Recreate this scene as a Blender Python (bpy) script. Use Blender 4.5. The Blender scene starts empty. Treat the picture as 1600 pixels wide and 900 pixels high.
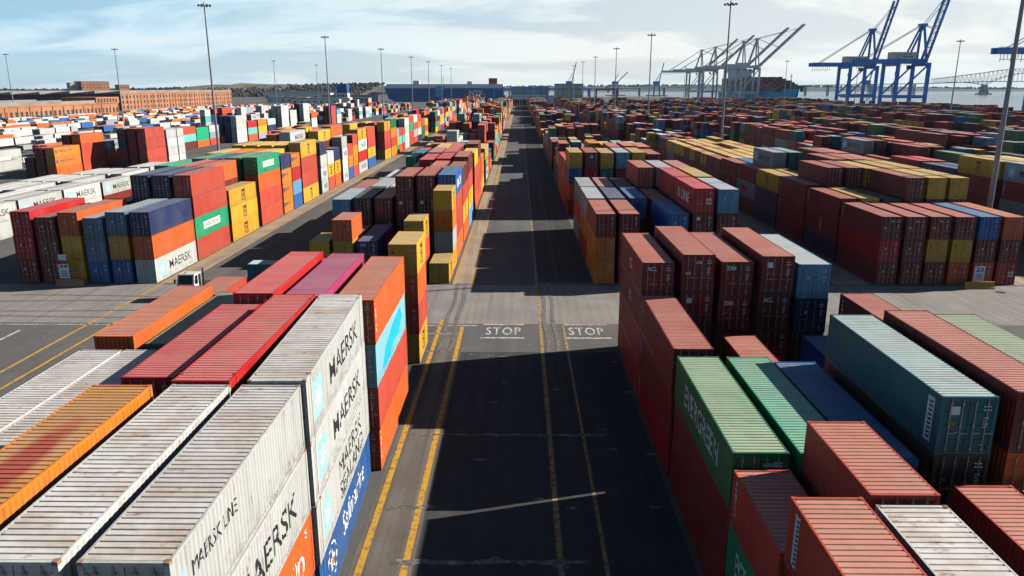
import bpy, bmesh, math, random
import numpy as np
from mathutils import Vector, Matrix

random.seed(7)
SC = bpy.context.scene
COL = SC.collection
R_ = math.radians

# ------------------------------------------------------------------ camera
CAM_H = 23.7
cam_d = bpy.data.cameras.new('camera')
cam_d.sensor_width = 36.0
cam_d.lens = 1180.0 / 1600.0 * 36.0
cam_d.clip_start = 0.5
cam_d.clip_end = 30000
cam = bpy.data.objects.new('camera', cam_d)
COL.objects.link(cam)
cam.location = (0, 0, CAM_H)
cam.rotation_euler = (R_(90 - 14.9), 0, R_(0.576))
SC.camera = cam

# ------------------------------------------------------------------ sky and sun
SUN = Vector((1.73, 0.49, 1.0)).normalized()          # towards the sun
sun_el = math.asin(SUN.z)
sun_az = math.atan2(SUN.x, SUN.y)
world = bpy.data.worlds.new('World')
SC.world = world
world.use_nodes = True
wn, wl = world.node_tree.nodes, world.node_tree.links
wn.clear()
w_out = wn.new('ShaderNodeOutputWorld')
w_bg = wn.new('ShaderNodeBackground')
w_bg.inputs['Strength'].default_value = 0.05
w_sky = wn.new('ShaderNodeTexSky')
w_sky.sky_type = 'NISHITA'
w_sky.sun_disc = False
w_sky.sun_elevation = sun_el
w_sky.sun_rotation = sun_az
w_sky.altitude = 0
w_sky.air_density = 0.55
w_sky.dust_density = 0.3
w_sky.ozone_density = 3.0
# thin cirrus: noise laid on a plane high above the yard
w_tc = wn.new('ShaderNodeTexCoord')
w_sep = wn.new('ShaderNodeSeparateXYZ')
wl.new(w_tc.outputs['Generated'], w_sep.inputs[0])
w_add = wn.new('ShaderNodeMath'); w_add.operation = 'ADD'; w_add.inputs[1].default_value = 0.22
w_max = wn.new('ShaderNodeMath'); w_max.operation = 'MAXIMUM'; w_max.inputs[1].default_value = 0.0
wl.new(w_sep.outputs['Z'], w_max.inputs[0]); wl.new(w_max.outputs[0], w_add.inputs[0])
w_dx = wn.new('ShaderNodeMath'); w_dx.operation = 'DIVIDE'
w_dy = wn.new('ShaderNodeMath'); w_dy.operation = 'DIVIDE'
wl.new(w_sep.outputs['X'], w_dx.inputs[0]); wl.new(w_add.outputs[0], w_dx.inputs[1])
wl.new(w_sep.outputs['Y'], w_dy.inputs[0]); wl.new(w_add.outputs[0], w_dy.inputs[1])
w_cmb = wn.new('ShaderNodeCombineXYZ')
wl.new(w_dx.outputs[0], w_cmb.inputs[0]); wl.new(w_dy.outputs[0], w_cmb.inputs[1])
w_map = wn.new('ShaderNodeMapping')
w_map.inputs['Rotation'].default_value = (0, 0, R_(24))
w_map.inputs['Scale'].default_value = (0.9, 1.9, 1.0)
w_map.inputs['Location'].default_value = (3.4, 1.7, 0.0)
wl.new(w_cmb.outputs[0], w_map.inputs[0])
w_n1 = wn.new('ShaderNodeTexNoise')
w_n1.inputs['Scale'].default_value = 1.0
w_n1.inputs['Detail'].default_value = 7.0
w_n1.inputs['Roughness'].default_value = 0.58
w_n1.inputs['Distortion'].default_value = 0.5
wl.new(w_map.outputs[0], w_n1.inputs['Vector'])
w_r1 = wn.new('ShaderNodeMapRange')
w_r1.inputs['From Min'].default_value = 0.44
w_r1.inputs['From Max'].default_value = 0.76
w_r1.inputs['To Max'].default_value = 0.8
wl.new(w_n1.outputs['Fac'], w_r1.inputs['Value'])
w_mix = wn.new('ShaderNodeMix'); w_mix.data_type = 'RGBA'
# a thin veil of high cloud: denser towards the horizon (longer path), whiter on the sun's side, bluer away from it
w_air = wn.new('ShaderNodeMapRange'); w_air.interpolation_type = 'SMOOTHSTEP'
w_air.inputs['From Min'].default_value = 0.09; w_air.inputs['From Max'].default_value = 0.27
w_air.inputs['To Min'].default_value = 1.0; w_air.inputs['To Max'].default_value = 0.02
wl.new(w_max.outputs[0], w_air.inputs['Value'])
w_dot = wn.new('ShaderNodeVectorMath'); w_dot.operation = 'DOT_PRODUCT'
w_dot.inputs[1].default_value = tuple(SUN)
wl.new(w_tc.outputs['Generated'], w_dot.inputs[0])
w_side = wn.new('ShaderNodeMapRange'); w_side.interpolation_type = 'SMOOTHSTEP'
w_side.inputs['From Min'].default_value = -0.35; w_side.inputs['From Max'].default_value = 0.62
wl.new(w_dot.outputs['Value'], w_side.inputs['Value'])
w_low = wn.new('ShaderNodeMapRange')
w_low.inputs['From Min'].default_value = 0.0; w_low.inputs['From Max'].default_value = 0.075
w_low.inputs['To Min'].default_value = 0.45; w_low.inputs['To Max'].default_value = 0.0
wl.new(w_max.outputs[0], w_low.inputs['Value'])
w_s2 = wn.new('ShaderNodeMath'); w_s2.operation = 'ADD'; w_s2.use_clamp = True
wl.new(w_side.outputs[0], w_s2.inputs[0]); wl.new(w_low.outputs[0], w_s2.inputs[1])
w_cb = wn.new('ShaderNodeMix'); w_cb.data_type = 'RGBA'
w_cb.inputs['A'].default_value = (5.6, 9.9, 12.6, 1)
w_cb.inputs['B'].default_value = (12.2, 12.7, 12.2, 1)
wl.new(w_s2.outputs[0], w_cb.inputs['Factor'])
w_cw = wn.new('ShaderNodeMix'); w_cw.data_type = 'RGBA'
w_cw.inputs['B'].default_value = (12.4, 12.9, 12.7, 1)
wl.new(w_r1.outputs[0], w_cw.inputs['Factor']); wl.new(w_cb.outputs['Result'], w_cw.inputs['A'])
w_dens = wn.new('ShaderNodeMath'); w_dens.operation = 'ADD'; w_dens.use_clamp = True
w_dens.inputs[1].default_value = 0.72
wl.new(w_r1.outputs[0], w_dens.inputs[0])
w_fac = wn.new('ShaderNodeMath'); w_fac.operation = 'MULTIPLY'; w_fac.use_clamp = True
wl.new(w_dens.outputs[0], w_fac.inputs[0]); wl.new(w_air.outputs[0], w_fac.inputs[1])
wl.new(w_fac.outputs[0], w_mix.inputs['Factor'])
wl.new(w_cw.outputs['Result'], w_mix.inputs['B'])
wl.new(w_sky.outputs[0], w_mix.inputs['A'])
wl.new(w_mix.outputs['Result'], w_bg.inputs['Color'])
wl.new(w_bg.outputs[0], w_out.inputs['Surface'])

sun_d = bpy.data.lights.new('sun', 'SUN')
sun_d.energy = 5.0
sun_d.angle = R_(0.5)
sun_d.color = (1.0, 0.93, 0.82)
sun_o = bpy.data.objects.new('sun', sun_d)
COL.objects.link(sun_o)
sun_o.location = SUN * 300
sun_o.rotation_euler = SUN.to_track_quat('Z', 'Y').to_euler()

SC.view_settings.view_transform = 'Standard'
SC.view_settings.look = 'None'
SC.view_settings.exposure = 0.62
SC.view_settings.gamma = 1.0
SC.view_settings.use_curve_mapping = False
SC.render.engine = 'CYCLES'
SC.cycles.max_bounces = 4
SC.cycles.diffuse_bounces = 0

# ------------------------------------------------------------------ helpers
def lin(r, g, b):
    f = lambda c: (c / 255 / 12.92) if c / 255 <= 0.04045 else ((c / 255 + 0.055) / 1.055) ** 2.4
    return (f(r), f(g), f(b), 1.0)

class MB:
    """collects simple shapes; build() links them as one mesh object"""
    def __init__(s):
        s.v, s.f, s.m = [], [], []
    def quad(s, a, b, c, d, m=0):
        i = len(s.v); s.v += [a, b, c, d]; s.f.append((i, i + 1, i + 2, i + 3)); s.m.append(m)
    def tri(s, a, b, c, m=0):
        i = len(s.v); s.v += [a, b, c]; s.f.append((i, i + 1, i + 2)); s.m.append(m)
    def box(s, x0, x1, y0, y1, z0, z1, m=0):
        i = len(s.v)
        s.v += [(x0, y0, z0), (x1, y0, z0), (x1, y1, z0), (x0, y1, z0), (x0, y0, z1), (x1, y0, z1), (x1, y1, z1), (x0, y1, z1)]
        for q in ((0, 3, 2, 1), (4, 5, 6, 7), (0, 1, 5, 4), (1, 2, 6, 5), (2, 3, 7, 6), (3, 0, 4, 7)):
            s.f.append(tuple(i + k for k in q)); s.m.append(m)
        return s
    def beam(s, p, q, w, h=None, m=0):
        h = h or w
        p, q = Vector(p), Vector(q)
        d = (q - p).normalized()
        up = Vector((0, 0, 1)) if abs(d.z) < 0.95 else Vector((0, 1, 0))
        a = d.cross(up).normalized(); b = a.cross(d).normalized()
        i = len(s.v)
        for e in (p, q):
            for sa, sb in ((-1, -1), (1, -1), (1, 1), (-1, 1)):
                s.v.append(tuple(e + a * sa * w / 2 + b * sb * h / 2))
        for f in ((0, 1, 2, 3), (7, 6, 5, 4), (0, 4, 5, 1), (1, 5, 6, 2), (2, 6, 7, 3), (3, 7, 4, 0)):
            s.f.append(tuple(i + k for k in f)); s.m.append(m)
        return s
    def tube(s, p, q, r, r2=None, n=8, m=0):
        r2 = r if r2 is None else r2
        p, q = Vector(p), Vector(q)
        d = (q - p).normalized()
        up = Vector((0, 0, 1)) if abs(d.z) < 0.95 else Vector((0, 1, 0))
        a = d.cross(up).normalized(); b = a.cross(d).normalized()
        i = len(s.v)
        for e, rr in ((p, r), (q, r2)):
            for k in range(n):
                t = 2 * math.pi * k / n
                s.v.append(tuple(e + a * math.cos(t) * rr + b * math.sin(t) * rr))
        for k in range(n):
            j = (k + 1) % n
            s.f.append((i + k, i + j, i + n + j, i + n + k)); s.m.append(m)
        s.f.append(tuple(i + k for k in range(n - 1, -1, -1))); s.m.append(m)
        s.f.append(tuple(i + n + k for k in range(n))); s.m.append(m)
        return s
    def prism(s, outline, axis, lo, hi, m=0):
        """extrude a closed 2D outline along axis 0, 1 or 2"""
        i = len(s.v); n = len(outline)
        for e in (lo, hi):
            for a, b in outline:
                c = [a, b]; c.insert(axis, e); s.v.append(tuple(c))
        for k in range(n):
            j = (k + 1) % n
            s.f.append((i + k, i + j, i + n + j, i + n + k)); s.m.append(m)
        s.f.append(tuple(i + k for k in range(n - 1, -1, -1))); s.m.append(m)
        s.f.append(tuple(i + n + k for k in range(n))); s.m.append(m)
        return s
    def mesh(s, name, mats, fix=True):
        me = bpy.data.meshes.new(name)
        me.from_pydata(s.v, [], s.f)
        for m in mats if isinstance(mats, (list, tuple)) else [mats]:
            me.materials.append(m)
        me.polygons.foreach_set('material_index', s.m)
        if fix:
            bm = bmesh.new(); bm.from_mesh(me)
            bmesh.ops.recalc_face_normals(bm, faces=bm.faces[:])
            bm.to_mesh(me); bm.free()
        me.update()
        return me
    def build(s, name, mats, parent=None, fix=True):
        return link(name, s.mesh(name, mats, fix), parent)

def link(name, data, parent=None):
    o = bpy.data.objects.new(name, data)
    COL.objects.link(o)
    if parent: o.parent = parent
    return o
def tag(o, label, cat, group=None, kind=None):
    if label: o['label'] = label
    if cat: o['category'] = cat
    if group: o['group'] = group
    if kind: o['kind'] = kind
    return o
def thing(name, label, cat, loc=(0, 0, 0), rz=0.0, group=None):
    o = link(name, None)
    o.location = loc; o.rotation_euler = (0, 0, rz)
    return tag(o, label, cat, group)
def struct(o):
    o['kind'] = 'structure'
    return o
def copy_tree(o, parent=None):
    c = o.copy(); COL.objects.link(c)
    if parent: c.parent = parent
    for ch in o.children: copy_tree(ch, c)
    return c

# ------------------------------------------------------------------ materials
class NT:
    def __init__(s, name):
        s.mat = bpy.data.materials.new(name); s.mat.use_nodes = True
        s.n, s.l = s.mat.node_tree.nodes, s.mat.node_tree.links
        s.b = s.n['Principled BSDF']
    def new(s, t, **kw):
        x = s.n.new(t)
        for k, v in kw.items():
            if k in x.inputs: x.inputs[k].default_value = v
            else: setattr(x, k, v)
        return x
    def noise(s, scale, detail=4, rough=0.55, coord=None, mscale=None, w=None):
        x = s.new('ShaderNodeTexNoise')
        x.inputs['Scale'].default_value = scale; x.inputs['Detail'].default_value = detail
        x.inputs['Roughness'].default_value = rough
        c = coord
        if c is None:
            c = s.new('ShaderNodeTexCoord').outputs['Object']
        if mscale:
            mp = s.new('ShaderNodeMapping'); mp.inputs['Scale'].default_value = mscale
            s.l.new(c, mp.inputs[0]); c = mp.outputs[0]
        s.l.new(c, x.inputs['Vector'])
        return x.outputs['Fac']
    def ramp(s, fac, lo, hi, a=0.0, b=1.0):
        x = s.new('ShaderNodeMapRange')
        x.inputs['From Min'].default_value = lo; x.inputs['From Max'].default_value = hi
        x.inputs['To Min'].default_value = a; x.inputs['To Max'].default_value = b
        s.l.new(fac, x.inputs['Value'])
        return x.outputs[0]
    def mix(s, fac, a, b, mode='MIX'):
        x = s.new('ShaderNodeMix'); x.data_type = 'RGBA'; x.blend_type = mode
        for key, val in (('Factor', fac), ('A', a), ('B', b)):
            if hasattr(val, 'links') or hasattr(val, 'is_linked'): s.l.new(val, x.inputs[key])
            else: x.inputs[key].default_value = val
        return x.outputs['Result']
    def mul(s, a, b, op='MULTIPLY'):
        x = s.new('ShaderNodeMath'); x.operation = op
        for i, v in enumerate((a, b)):
            if hasattr(v, 'is_linked'): s.l.new(v, x.inputs[i])
            else: x.inputs[i].default_value = v
        return x.outputs[0]
    def base(s, c):
        if hasattr(c, 'is_linked'): s.l.new(c, s.b.inputs['Base Color'])
        else: s.b.inputs['Base Color'].default_value = c
    def bump(s, h, strength=0.3, dist=0.02):
        x = s.new('ShaderNodeBump'); x.inputs['Strength'].default_value = strength; x.inputs['Distance'].default_value = dist
        s.l.new(h, x.inputs['Height']); s.l.new(x.outputs[0], s.b.inputs['Normal'])

def plain(name, col, rough=0.6, metal=0.0, var=0.15, scale=3.0):
    t = NT(name)
    n = t.noise(scale, 4)
    t.base(t.mix(t.ramp(n, 0.3, 0.7), tuple(c * (1 - var) for c in col[:3]) + (1,), tuple(min(1, c * (1 + var)) for c in col[:3]) + (1,)))
    t.b.inputs['Roughness'].default_value = rough
    t.b.inputs['Metallic'].default_value = metal
    return t.mat

def obj_noise_coords(t):
    """object coordinates shifted by the object's own random number"""
    tc = t.new('ShaderNodeTexCoord').outputs['Object']
    oi = t.new('ShaderNodeObjectInfo')
    mm = t.new('ShaderNodeVectorMath'); mm.operation = 'SCALE'
    mm.inputs[0].default_value = (37.0, 91.0, 53.0)
    t.l.new(oi.outputs['Random'], mm.inputs['Scale'])
    ad = t.new('ShaderNodeVectorMath'); ad.operation = 'ADD'
    t.l.new(tc, ad.inputs[0]); t.l.new(mm.outputs[0], ad.inputs[1])
    return ad.outputs[0], oi

def container_paint(name, roof=False, casting=False):
    t = NT(name)
    co, oi = obj_noise_coords(t)
    c = oi.outputs['Color']
    at = t.new('ShaderNodeAttribute'); at.attribute_type = 'OBJECT'; at.attribute_name = 'rust'
    tc0 = t.new('ShaderNodeTexCoord').outputs['Object']
    sp = t.new('ShaderNodeSeparateXYZ'); t.l.new(tc0, sp.inputs[0])
    fl = t.new('ShaderNodeMath'); fl.operation = 'FLOOR'; t.l.new(t.mul(sp.outputs['Y'], 1 / 1.52), fl.inputs[0])
    wv = t.new('ShaderNodeTexWhiteNoise'); wv.noise_dimensions = '2D'
    cb = t.new('ShaderNodeCombineXYZ'); t.l.new(fl.outputs[0], cb.inputs[0]); t.l.new(t.mul(oi.outputs['Random'], 91.7), cb.inputs[1])
    t.l.new(cb.outputs[0], wv.inputs['Vector'])
    tint = t.new('ShaderNodeMix'); tint.data_type = 'RGBA'
    t.l.new(t.ramp(wv.outputs['Value'], 0.0, 1.0, 0.0, 0.22), tint.inputs['Factor']); t.l.new(c, tint.inputs['A'])
    dk = t.new('ShaderNodeVectorMath'); dk.operation = 'SCALE'; dk.inputs['Scale'].default_value = 0.45
    t.l.new(c, dk.inputs[0]); t.l.new(dk.outputs[0], tint.inputs['B'])
    c = tint.outputs['Result']
    big = t.noise(0.35, 3, 0.5, co)
    mid = t.noise(1.6, 5, 0.6, co)
    if roof:
        c = t.mix(t.ramp(big, 0.3, 0.7, 0, 0.22), c, (0.55, 0.42, 0.36, 1))
        streak = t.noise(1.0, 4, 0.6, co, (0.5, 3.5, 1))
        c = t.mix(t.ramp(streak, 0.48, 0.78, 0, 0.3), c, (0.20, 0.13, 0.10, 1))
        tan = t.noise(0.6, 5, 0.65, co, (0.7, 1.2, 1))
        c = t.mix(t.mul(at.outputs['Fac'], t.ramp(tan, 0.42, 0.7, 0.02, 0.75)), c, (0.42, 0.30, 0.20, 1))
        pa = t.new('ShaderNodeAttribute'); pa.attribute_type = 'OBJECT'; pa.attribute_name = 'patch'
        tco = t.new('ShaderNodeTexCoord').outputs['Object']
        mp = t.new('ShaderNodeMapping'); mp.inputs['Location'].default_value = (-.05, .25, 0); mp.inputs['Scale'].default_value = (1.35, .22, 0)
        t.l.new(tco, mp.inputs[0])
        ln = t.new('ShaderNodeVectorMath'); ln.operation = 'LENGTH'; t.l.new(mp.outputs[0], ln.inputs[0])
        wob = t.mul(t.mul(mid, 0.5), ln.outputs['Value'], 'ADD')
        c = t.mix(t.mul(pa.outputs['Fac'], t.ramp(wob, 0.8, 1.25, .85, 0)), c, (0.42, 0.06, 0.045, 1))
        rthr = t.noise(1.3, 6, 0.68, co, (0.8, 1.5, 1))
    else:
        c = t.mix(t.ramp(big, 0.35, 0.75, 0.0, 0.08), c, (0.5, 0.44, 0.4, 1))
        streak = t.noise(1.0, 5, 0.6, co, (3.0, 3.0, 0.22))
        c = t.mix(t.ramp(streak, 0.5, 0.8, 0, 0.35), c, (0.09, 0.06, 0.05, 1))
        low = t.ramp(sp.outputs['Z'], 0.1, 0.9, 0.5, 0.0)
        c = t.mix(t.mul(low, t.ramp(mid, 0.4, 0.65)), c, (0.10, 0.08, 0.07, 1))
        rthr = t.noise(1.8, 6, 0.68, co, (1.0, 1.0, 0.5))
    # rust patches, as many as the object's own 'rust' number says
    thr = t.mul(t.mul(at.outputs['Fac'], -0.195), 0.775, 'ADD')
    x = t.new('ShaderNodeMapRange')
    x.inputs['To Min'].default_value = 0; x.inputs['To Max'].default_value = 0.85
    t.l.new(rthr, x.inputs['Value']); t.l.new(thr, x.inputs['From Min'])
    t.l.new(t.mul(thr, 0.12, 'ADD'), x.inputs['From Max'])
    rust = t.mix(t.ramp(mid, 0.35, 0.65), (0.20, 0.065, 0.022, 1), (0.34, 0.15, 0.06, 1))
    c = t.mix(x.outputs[0], c, rust)
    if casting:
        c = t.mix(t.mul(at.outputs['Fac'], t.ramp(mid, 0.35, 0.6, 0.25, 0.95)), c, (0.23, 0.085, 0.03, 1))
    t.base(c)
    t.b.inputs['Roughness'].default_value = 0.62 if roof else 0.5
    t.b.inputs['Specular IOR Level'].default_value = 0.35
    dent = t.noise(0.9, 2, 0.5, co)
    t.bump(t.mul(t.mul(dent, 2.2), t.mul(mid, 0.5), 'ADD'), 0.35, 0.05)
    return t.mat

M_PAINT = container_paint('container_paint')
M_ROOF = container_paint('container_roof_paint', roof=True)
M_CAST = container_paint('container_frame_paint', casting=True)
M_UNDER = plain('container_floor', (0.03, 0.025, 0.02, 1), 0.8)
M_BAR = plain('galvanised_bar', (0.34, 0.33, 0.32, 1), 0.45, 0.4)
M_WHITE = plain('white_print', (0.80, 0.80, 0.79, 1), 0.55, var=0.05)
M_BLACK = plain('black_print', (0.022, 0.025, 0.03, 1), 0.55, var=0.2)
M_STAR = plain('pale_blue_print', (0.33, 0.64, 0.74, 1), 0.55, var=0.08)
M_NAVYP = plain('navy_print', (0.03, 0.04, 0.16, 1), 0.55)
M_GREENP = plain('green_print', (0.01, 0.14, 0.07, 1), 0.55)
M_ORANGEP = plain('orange_print', (0.75, 0.20, 0.02, 1), 0.55)
M_YELLOWP = plain('yellow_print', (0.75, 0.48, 0.03, 1), 0.55)
M_REDP = plain('red_print', (0.5, 0.03, 0.03, 1), 0.55)

def far_container_mat():
    """the joined far containers: colour from a face attribute, corrugation as relief from the UVs (metres)"""
    t = NT('far_container_paint')
    a = t.new('ShaderNodeVertexColor'); a.layer_name = 'paint'
    uv = t.new('ShaderNodeUVMap'); uv.uv_map = 'metres'
    sx = t.new('ShaderNodeSeparateXYZ'); t.l.new(uv.outputs[0], sx.inputs[0])
    wv = t.mul(t.new('ShaderNodeMath').outputs[0], 1)
    m1 = t.mul(sx.outputs['X'], 2 * math.pi / 0.278)
    sn = t.new('ShaderNodeMath'); sn.operation = 'SINE'; t.l.new(m1, sn.inputs[0])
    geo = t.new('ShaderNodeNewGeometry')
    n = t.noise(0.5, 5, 0.6, geo.outputs['Position'])
    c = t.mix(t.ramp(n, 0.4, 0.75, 0, 0.3), a.outputs['Color'], (0.14, 0.10, 0.085, 1))
    t.base(c)
    t.b.inputs['Roughness'].default_value = 0.55
    t.b.inputs['Specular IOR Level'].default_value = 0.3
    t.bump(sn.outputs[0], 0.5, 0.035)
    return t.mat
M_FAR = far_container_mat()

def ground_mat():
    t = NT('worn_asphalt')
    co = t.new('ShaderNodeTexCoord').outputs['Object']
    big = t.noise(0.035, 5, 0.55, co)
    mid = t.noise(0.4, 6, 0.6, co)
    fine = t.noise(9.0, 4, 0.6, co)
    lane = t.noise(0.5, 4, 0.55, co, (1.0, 0.025, 1))
    c = t.mix(t.ramp(big, 0.35, 0.65), (0.120, 0.119, 0.120, 1), (0.178, 0.173, 0.170, 1))
    c = t.mix(t.ramp(lane, 0.42, 0.72, 0, 0.5), c, (0.062, 0.061, 0.062, 1))
    c = t.mix(t.ramp(mid, 0.5, 0.75, 0, 0.45), c, (0.19, 0.17, 0.15, 1))
    c = t.mix(t.ramp(fine, 0.35, 0.65, 0, 0.3), c, (0.06, 0.055, 0.053, 1))
    # long cracks and sealed joints
    vr = t.new('ShaderNodeTexVoronoi'); vr.feature = 'DISTANCE_TO_EDGE'; vr.inputs['Scale'].default_value = 0.11
    wob = t.new('ShaderNodeVectorMath'); wob.operation = 'ADD'
    nz = t.new('ShaderNodeTexNoise'); nz.inputs['Scale'].default_value = 0.3; t.l.new(co, nz.inputs['Vector'])
    sc = t.new('ShaderNodeVectorMath'); sc.operation = 'SCALE'; sc.inputs['Scale'].default_value = 4.0
    t.l.new(nz.outputs['Color'], sc.inputs[0]); t.l.new(co, wob.inputs[0]); t.l.new(sc.outputs[0], wob.inputs[1])
    t.l.new(wob.outputs[0], vr.inputs['Vector'])
    c = t.mix(t.ramp(vr.outputs['Distance'], 0.0, 0.008, 0.28, 0), c, (0.03, 0.028, 0.027, 1))
    t.base(c)
    t.b.inputs['Roughness'].default_value = 0.9
    t.b.inputs['Specular IOR Level'].default_value = 0.2
    t.bump(fine, 0.25, 0.02)
    return t.mat
M_GROUND = ground_mat()

def strip_mat(name, c0, c1, c2):
    t = NT(name)
    co = t.new('ShaderNodeTexCoord').outputs['Object']
    a = t.noise(0.25, 5, 0.6, co)
    tr = t.noise(1.3, 4, 0.6, co, (1.0, 0.02, 1))
    f = t.noise(6, 4, 0.6, co)
    c = t.mix(t.ramp(a, 0.35, 0.65), c0, c1)
    c = t.mix(t.ramp(tr, 0.45, 0.68, 0, 0.7), c, c2)
    c = t.mix(t.ramp(f, 0.45, 0.7, 0, 0.35), c, c2)
    t.base(c); t.b.inputs['Roughness'].default_value = 0.9; t.b.inputs['Specular IOR Level'].default_value = 0.2
    t.bump(f, 0.2, 0.02)
    return t.mat
M_RUNWAY = strip_mat('concrete_runway', (0.36, 0.28, 0.21, 1), (0.46, 0.36, 0.27, 1), (0.17, 0.135, 0.11, 1))
M_RUNDARK = strip_mat('tyre_worn_runway', (0.15, 0.13, 0.112, 1), (0.21, 0.18, 0.155, 1), (0.065, 0.058, 0.053, 1))
M_CROSS = strip_mat('crossing_asphalt', (0.25, 0.228, 0.212, 1), (0.31, 0.282, 0.262, 1), (0.175, 0.162, 0.152, 1))

def worn_paint(name, col, under, keep=0.62):
    t = NT(name)
    co = t.new('ShaderNodeTexCoord').outputs['Object']
    n = t.noise(2.2, 7, 0.72, co)
    c = t.mix(t.ramp(n, keep - 0.12, keep + 0.06), col, under)
    t.base(c); t.b.inputs['Roughness'].default_value = 0.75
    return t.mat
M_YLINE = worn_paint('yellow_road_paint', (0.62, 0.33, 0.03, 1), (0.12, 0.10, 0.08, 1), 0.60)
M_YFAINT = worn_paint('faded_yellow_paint', (0.52, 0.32, 0.08, 1), (0.10, 0.088, 0.08, 1), 0.54)
M_WLINE = worn_paint('white_road_paint', (0.62, 0.60, 0.57, 1), (0.14, 0.125, 0.115, 1), 0.56)
M_WFAINT = worn_paint('faded_white_paint', (0.34, 0.32, 0.30, 1), (0.10, 0.09, 0.085, 1), 0.47)

M_STEEL = plain('galvanised_steel', (0.24, 0.25, 0.27, 1), 0.5, 0.3)
M_DARK = plain('dark_metal', (0.04, 0.04, 0.045, 1), 0.5)
M_LAMP = plain('lamp_glass', (0.55, 0.56, 0.55, 1), 0.3)
M_BLUECR = plain('blue_crane_paint', (0.03, 0.23, 0.78, 1), 0.45, var=0.2, scale=0.3)
M_WHITECR = plain('pale_crane_paint', (0.80, 0.76, 0.77, 1), 0.5, var=0.12, scale=0.3)
M_REDCR = plain('red_crane_paint', (0.32, 0.05, 0.035, 1), 0.5)
M_HOUSE = plain('white_house_paint', (0.62, 0.63, 0.62, 1), 0.5, var=0.08)
M_GLASS = NT('dark_glass').mat
_b = M_GLASS.node_tree.nodes['Principled BSDF']
_b.inputs['Base Color'].default_value = (0.02, 0.03, 0.032, 1); _b.inputs['Roughness'].default_value = 0.08
M_TYRE = plain('rubber', (0.018, 0.018, 0.018, 1), 0.8)
M_NAVY = plain('navy_hull_paint', (0.015, 0.085, 0.30, 1), 0.45, scale=0.08)
M_HULLB = plain('light_blue_hull_paint', (0.05, 0.42, 0.78, 1), 0.4, scale=0.08)
M_SHIPW = plain('ship_white', (0.78, 0.79, 0.79, 1), 0.5, var=0.06, scale=0.1)
M_SKYB = plain('sky_blue_stripe', (0.10, 0.42, 0.70, 1), 0.5)
M_CONC = plain('pale_concrete', (0.33, 0.30, 0.27, 1), 0.8, scale=1.0)
M_BARRY = worn_paint('yellow_barrier_paint', (0.55, 0.26, 0.03, 1), (0.30, 0.25, 0.2, 1), 0.6)
M_BARRO = worn_paint('rusty_orange_barrier_paint', (0.42, 0.20, 0.08, 1), (0.3, 0.24, 0.19, 1), 0.55)
M_BRIDGE = plain('bridge_steel', (0.42, 0.47, 0.50, 1), 0.6)

def brick_mat():
    t = NT('orange_brick')
    co = t.new('ShaderNodeTexCoord').outputs['Object']
    n = t.noise(0.06, 5, 0.6, co); f = t.noise(1.0, 4, 0.6, co)
    c = t.mix(t.ramp(n, 0.35, 0.65), (0.34, 0.135, 0.062, 1), (0.44, 0.20, 0.10, 1))
    c = t.mix(t.ramp(f, 0.5, 0.75, 0, 0.5), c, (0.26, 0.11, 0.06, 1))
    t.base(c); t.b.inputs['Roughness'].default_value = 0.85
    return t.mat
M_BRICK = brick_mat()
M_BRICKSHADE = plain('shaded_brick', (0.11, 0.045, 0.035, 1), 0.85, scale=0.1)  # brick for end walls, darkened so the colour carries their shade
M_ROOFW = plain('pale_roofing', (0.40, 0.38, 0.34, 1), 0.8, var=0.3, scale=0.05)
M_ROOFG = plain('grey_roofing', (0.22, 0.21, 0.20, 1), 0.8, var=0.3, scale=0.05)
M_TAN = plain('tan_wall', (0.55, 0.43, 0.31, 1), 0.8, scale=0.05)
M_GREYW = plain('blue_grey_wall', (0.30, 0.33, 0.37, 1), 0.7, scale=0.05)

def wood_mat(name, a, b):
    t = NT(name)
    geo = t.new('ShaderNodeNewGeometry')
    n = t.noise(0.04, 5, 0.65, geo.outputs['Position'])
    t.base(t.mix(t.ramp(n, 0.35, 0.65), a, b)); t.b.inputs['Roughness'].default_value = 0.95
    return t.mat
M_TREES = wood_mat('bare_winter_trees', (0.032, 0.027, 0.023, 1), (0.060, 0.050, 0.040, 1))
M_HILL = wood_mat('winter_grass_hill', (0.12, 0.095, 0.065, 1), (0.20, 0.155, 0.10, 1))
M_SHORE = wood_mat('far_shore_woods', (0.05, 0.055, 0.05, 1), (0.08, 0.085, 0.07, 1))

def water_mat():
    t = NT('harbour_water')
    geo = t.new('ShaderNodeNewGeometry')
    n = t.noise(0.12, 6, 0.62, geo.outputs['Position'], (1.0, 0.45, 1))
    b = t.noise(0.006, 5, 0.6, geo.outputs['Position'], (0.5, 3.0, 1))
    t.base(t.mix(t.ramp(b, 0.4, 0.6), (0.09, 0.13, 0.17, 1), (0.13, 0.165, 0.20, 1)))
    t.b.inputs['Roughness'].default_value = 0.22
    t.bump(n, 0.16, 0.5)
    return t.mat
M_WATER = water_mat()

# ------------------------------------------------------------------ ground, water, hills
QUAY_X = 367.0
g = MB()
g.quad((-7000, -300, 0), (QUAY_X, -300, 0), (QUAY_X, 1950, 0), (-7000, 1950, 0))
g.quad((-7000, 1950, 0), (-330, 1950, 0), (-520, 6500, 0), (-7000, 6500, 0))
struct(g.build('ground', M_GROUND))
q = MB()
q.box(QUAY_X, QUAY_X + 1.2, -300, 1951, -4, 0.35)
q.box(-330, QUAY_X, 1950, 1951.2, -4, 0.35)
struct(q.build('quay_wall', M_CONC))
w = MB()
w.quad((-7000, -400, -2.6), (9000, -400, -2.6), (9000, 9000, -2.6), (-7000, 9000, -2.6))
struct(w.build('water', M_WATER))

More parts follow.
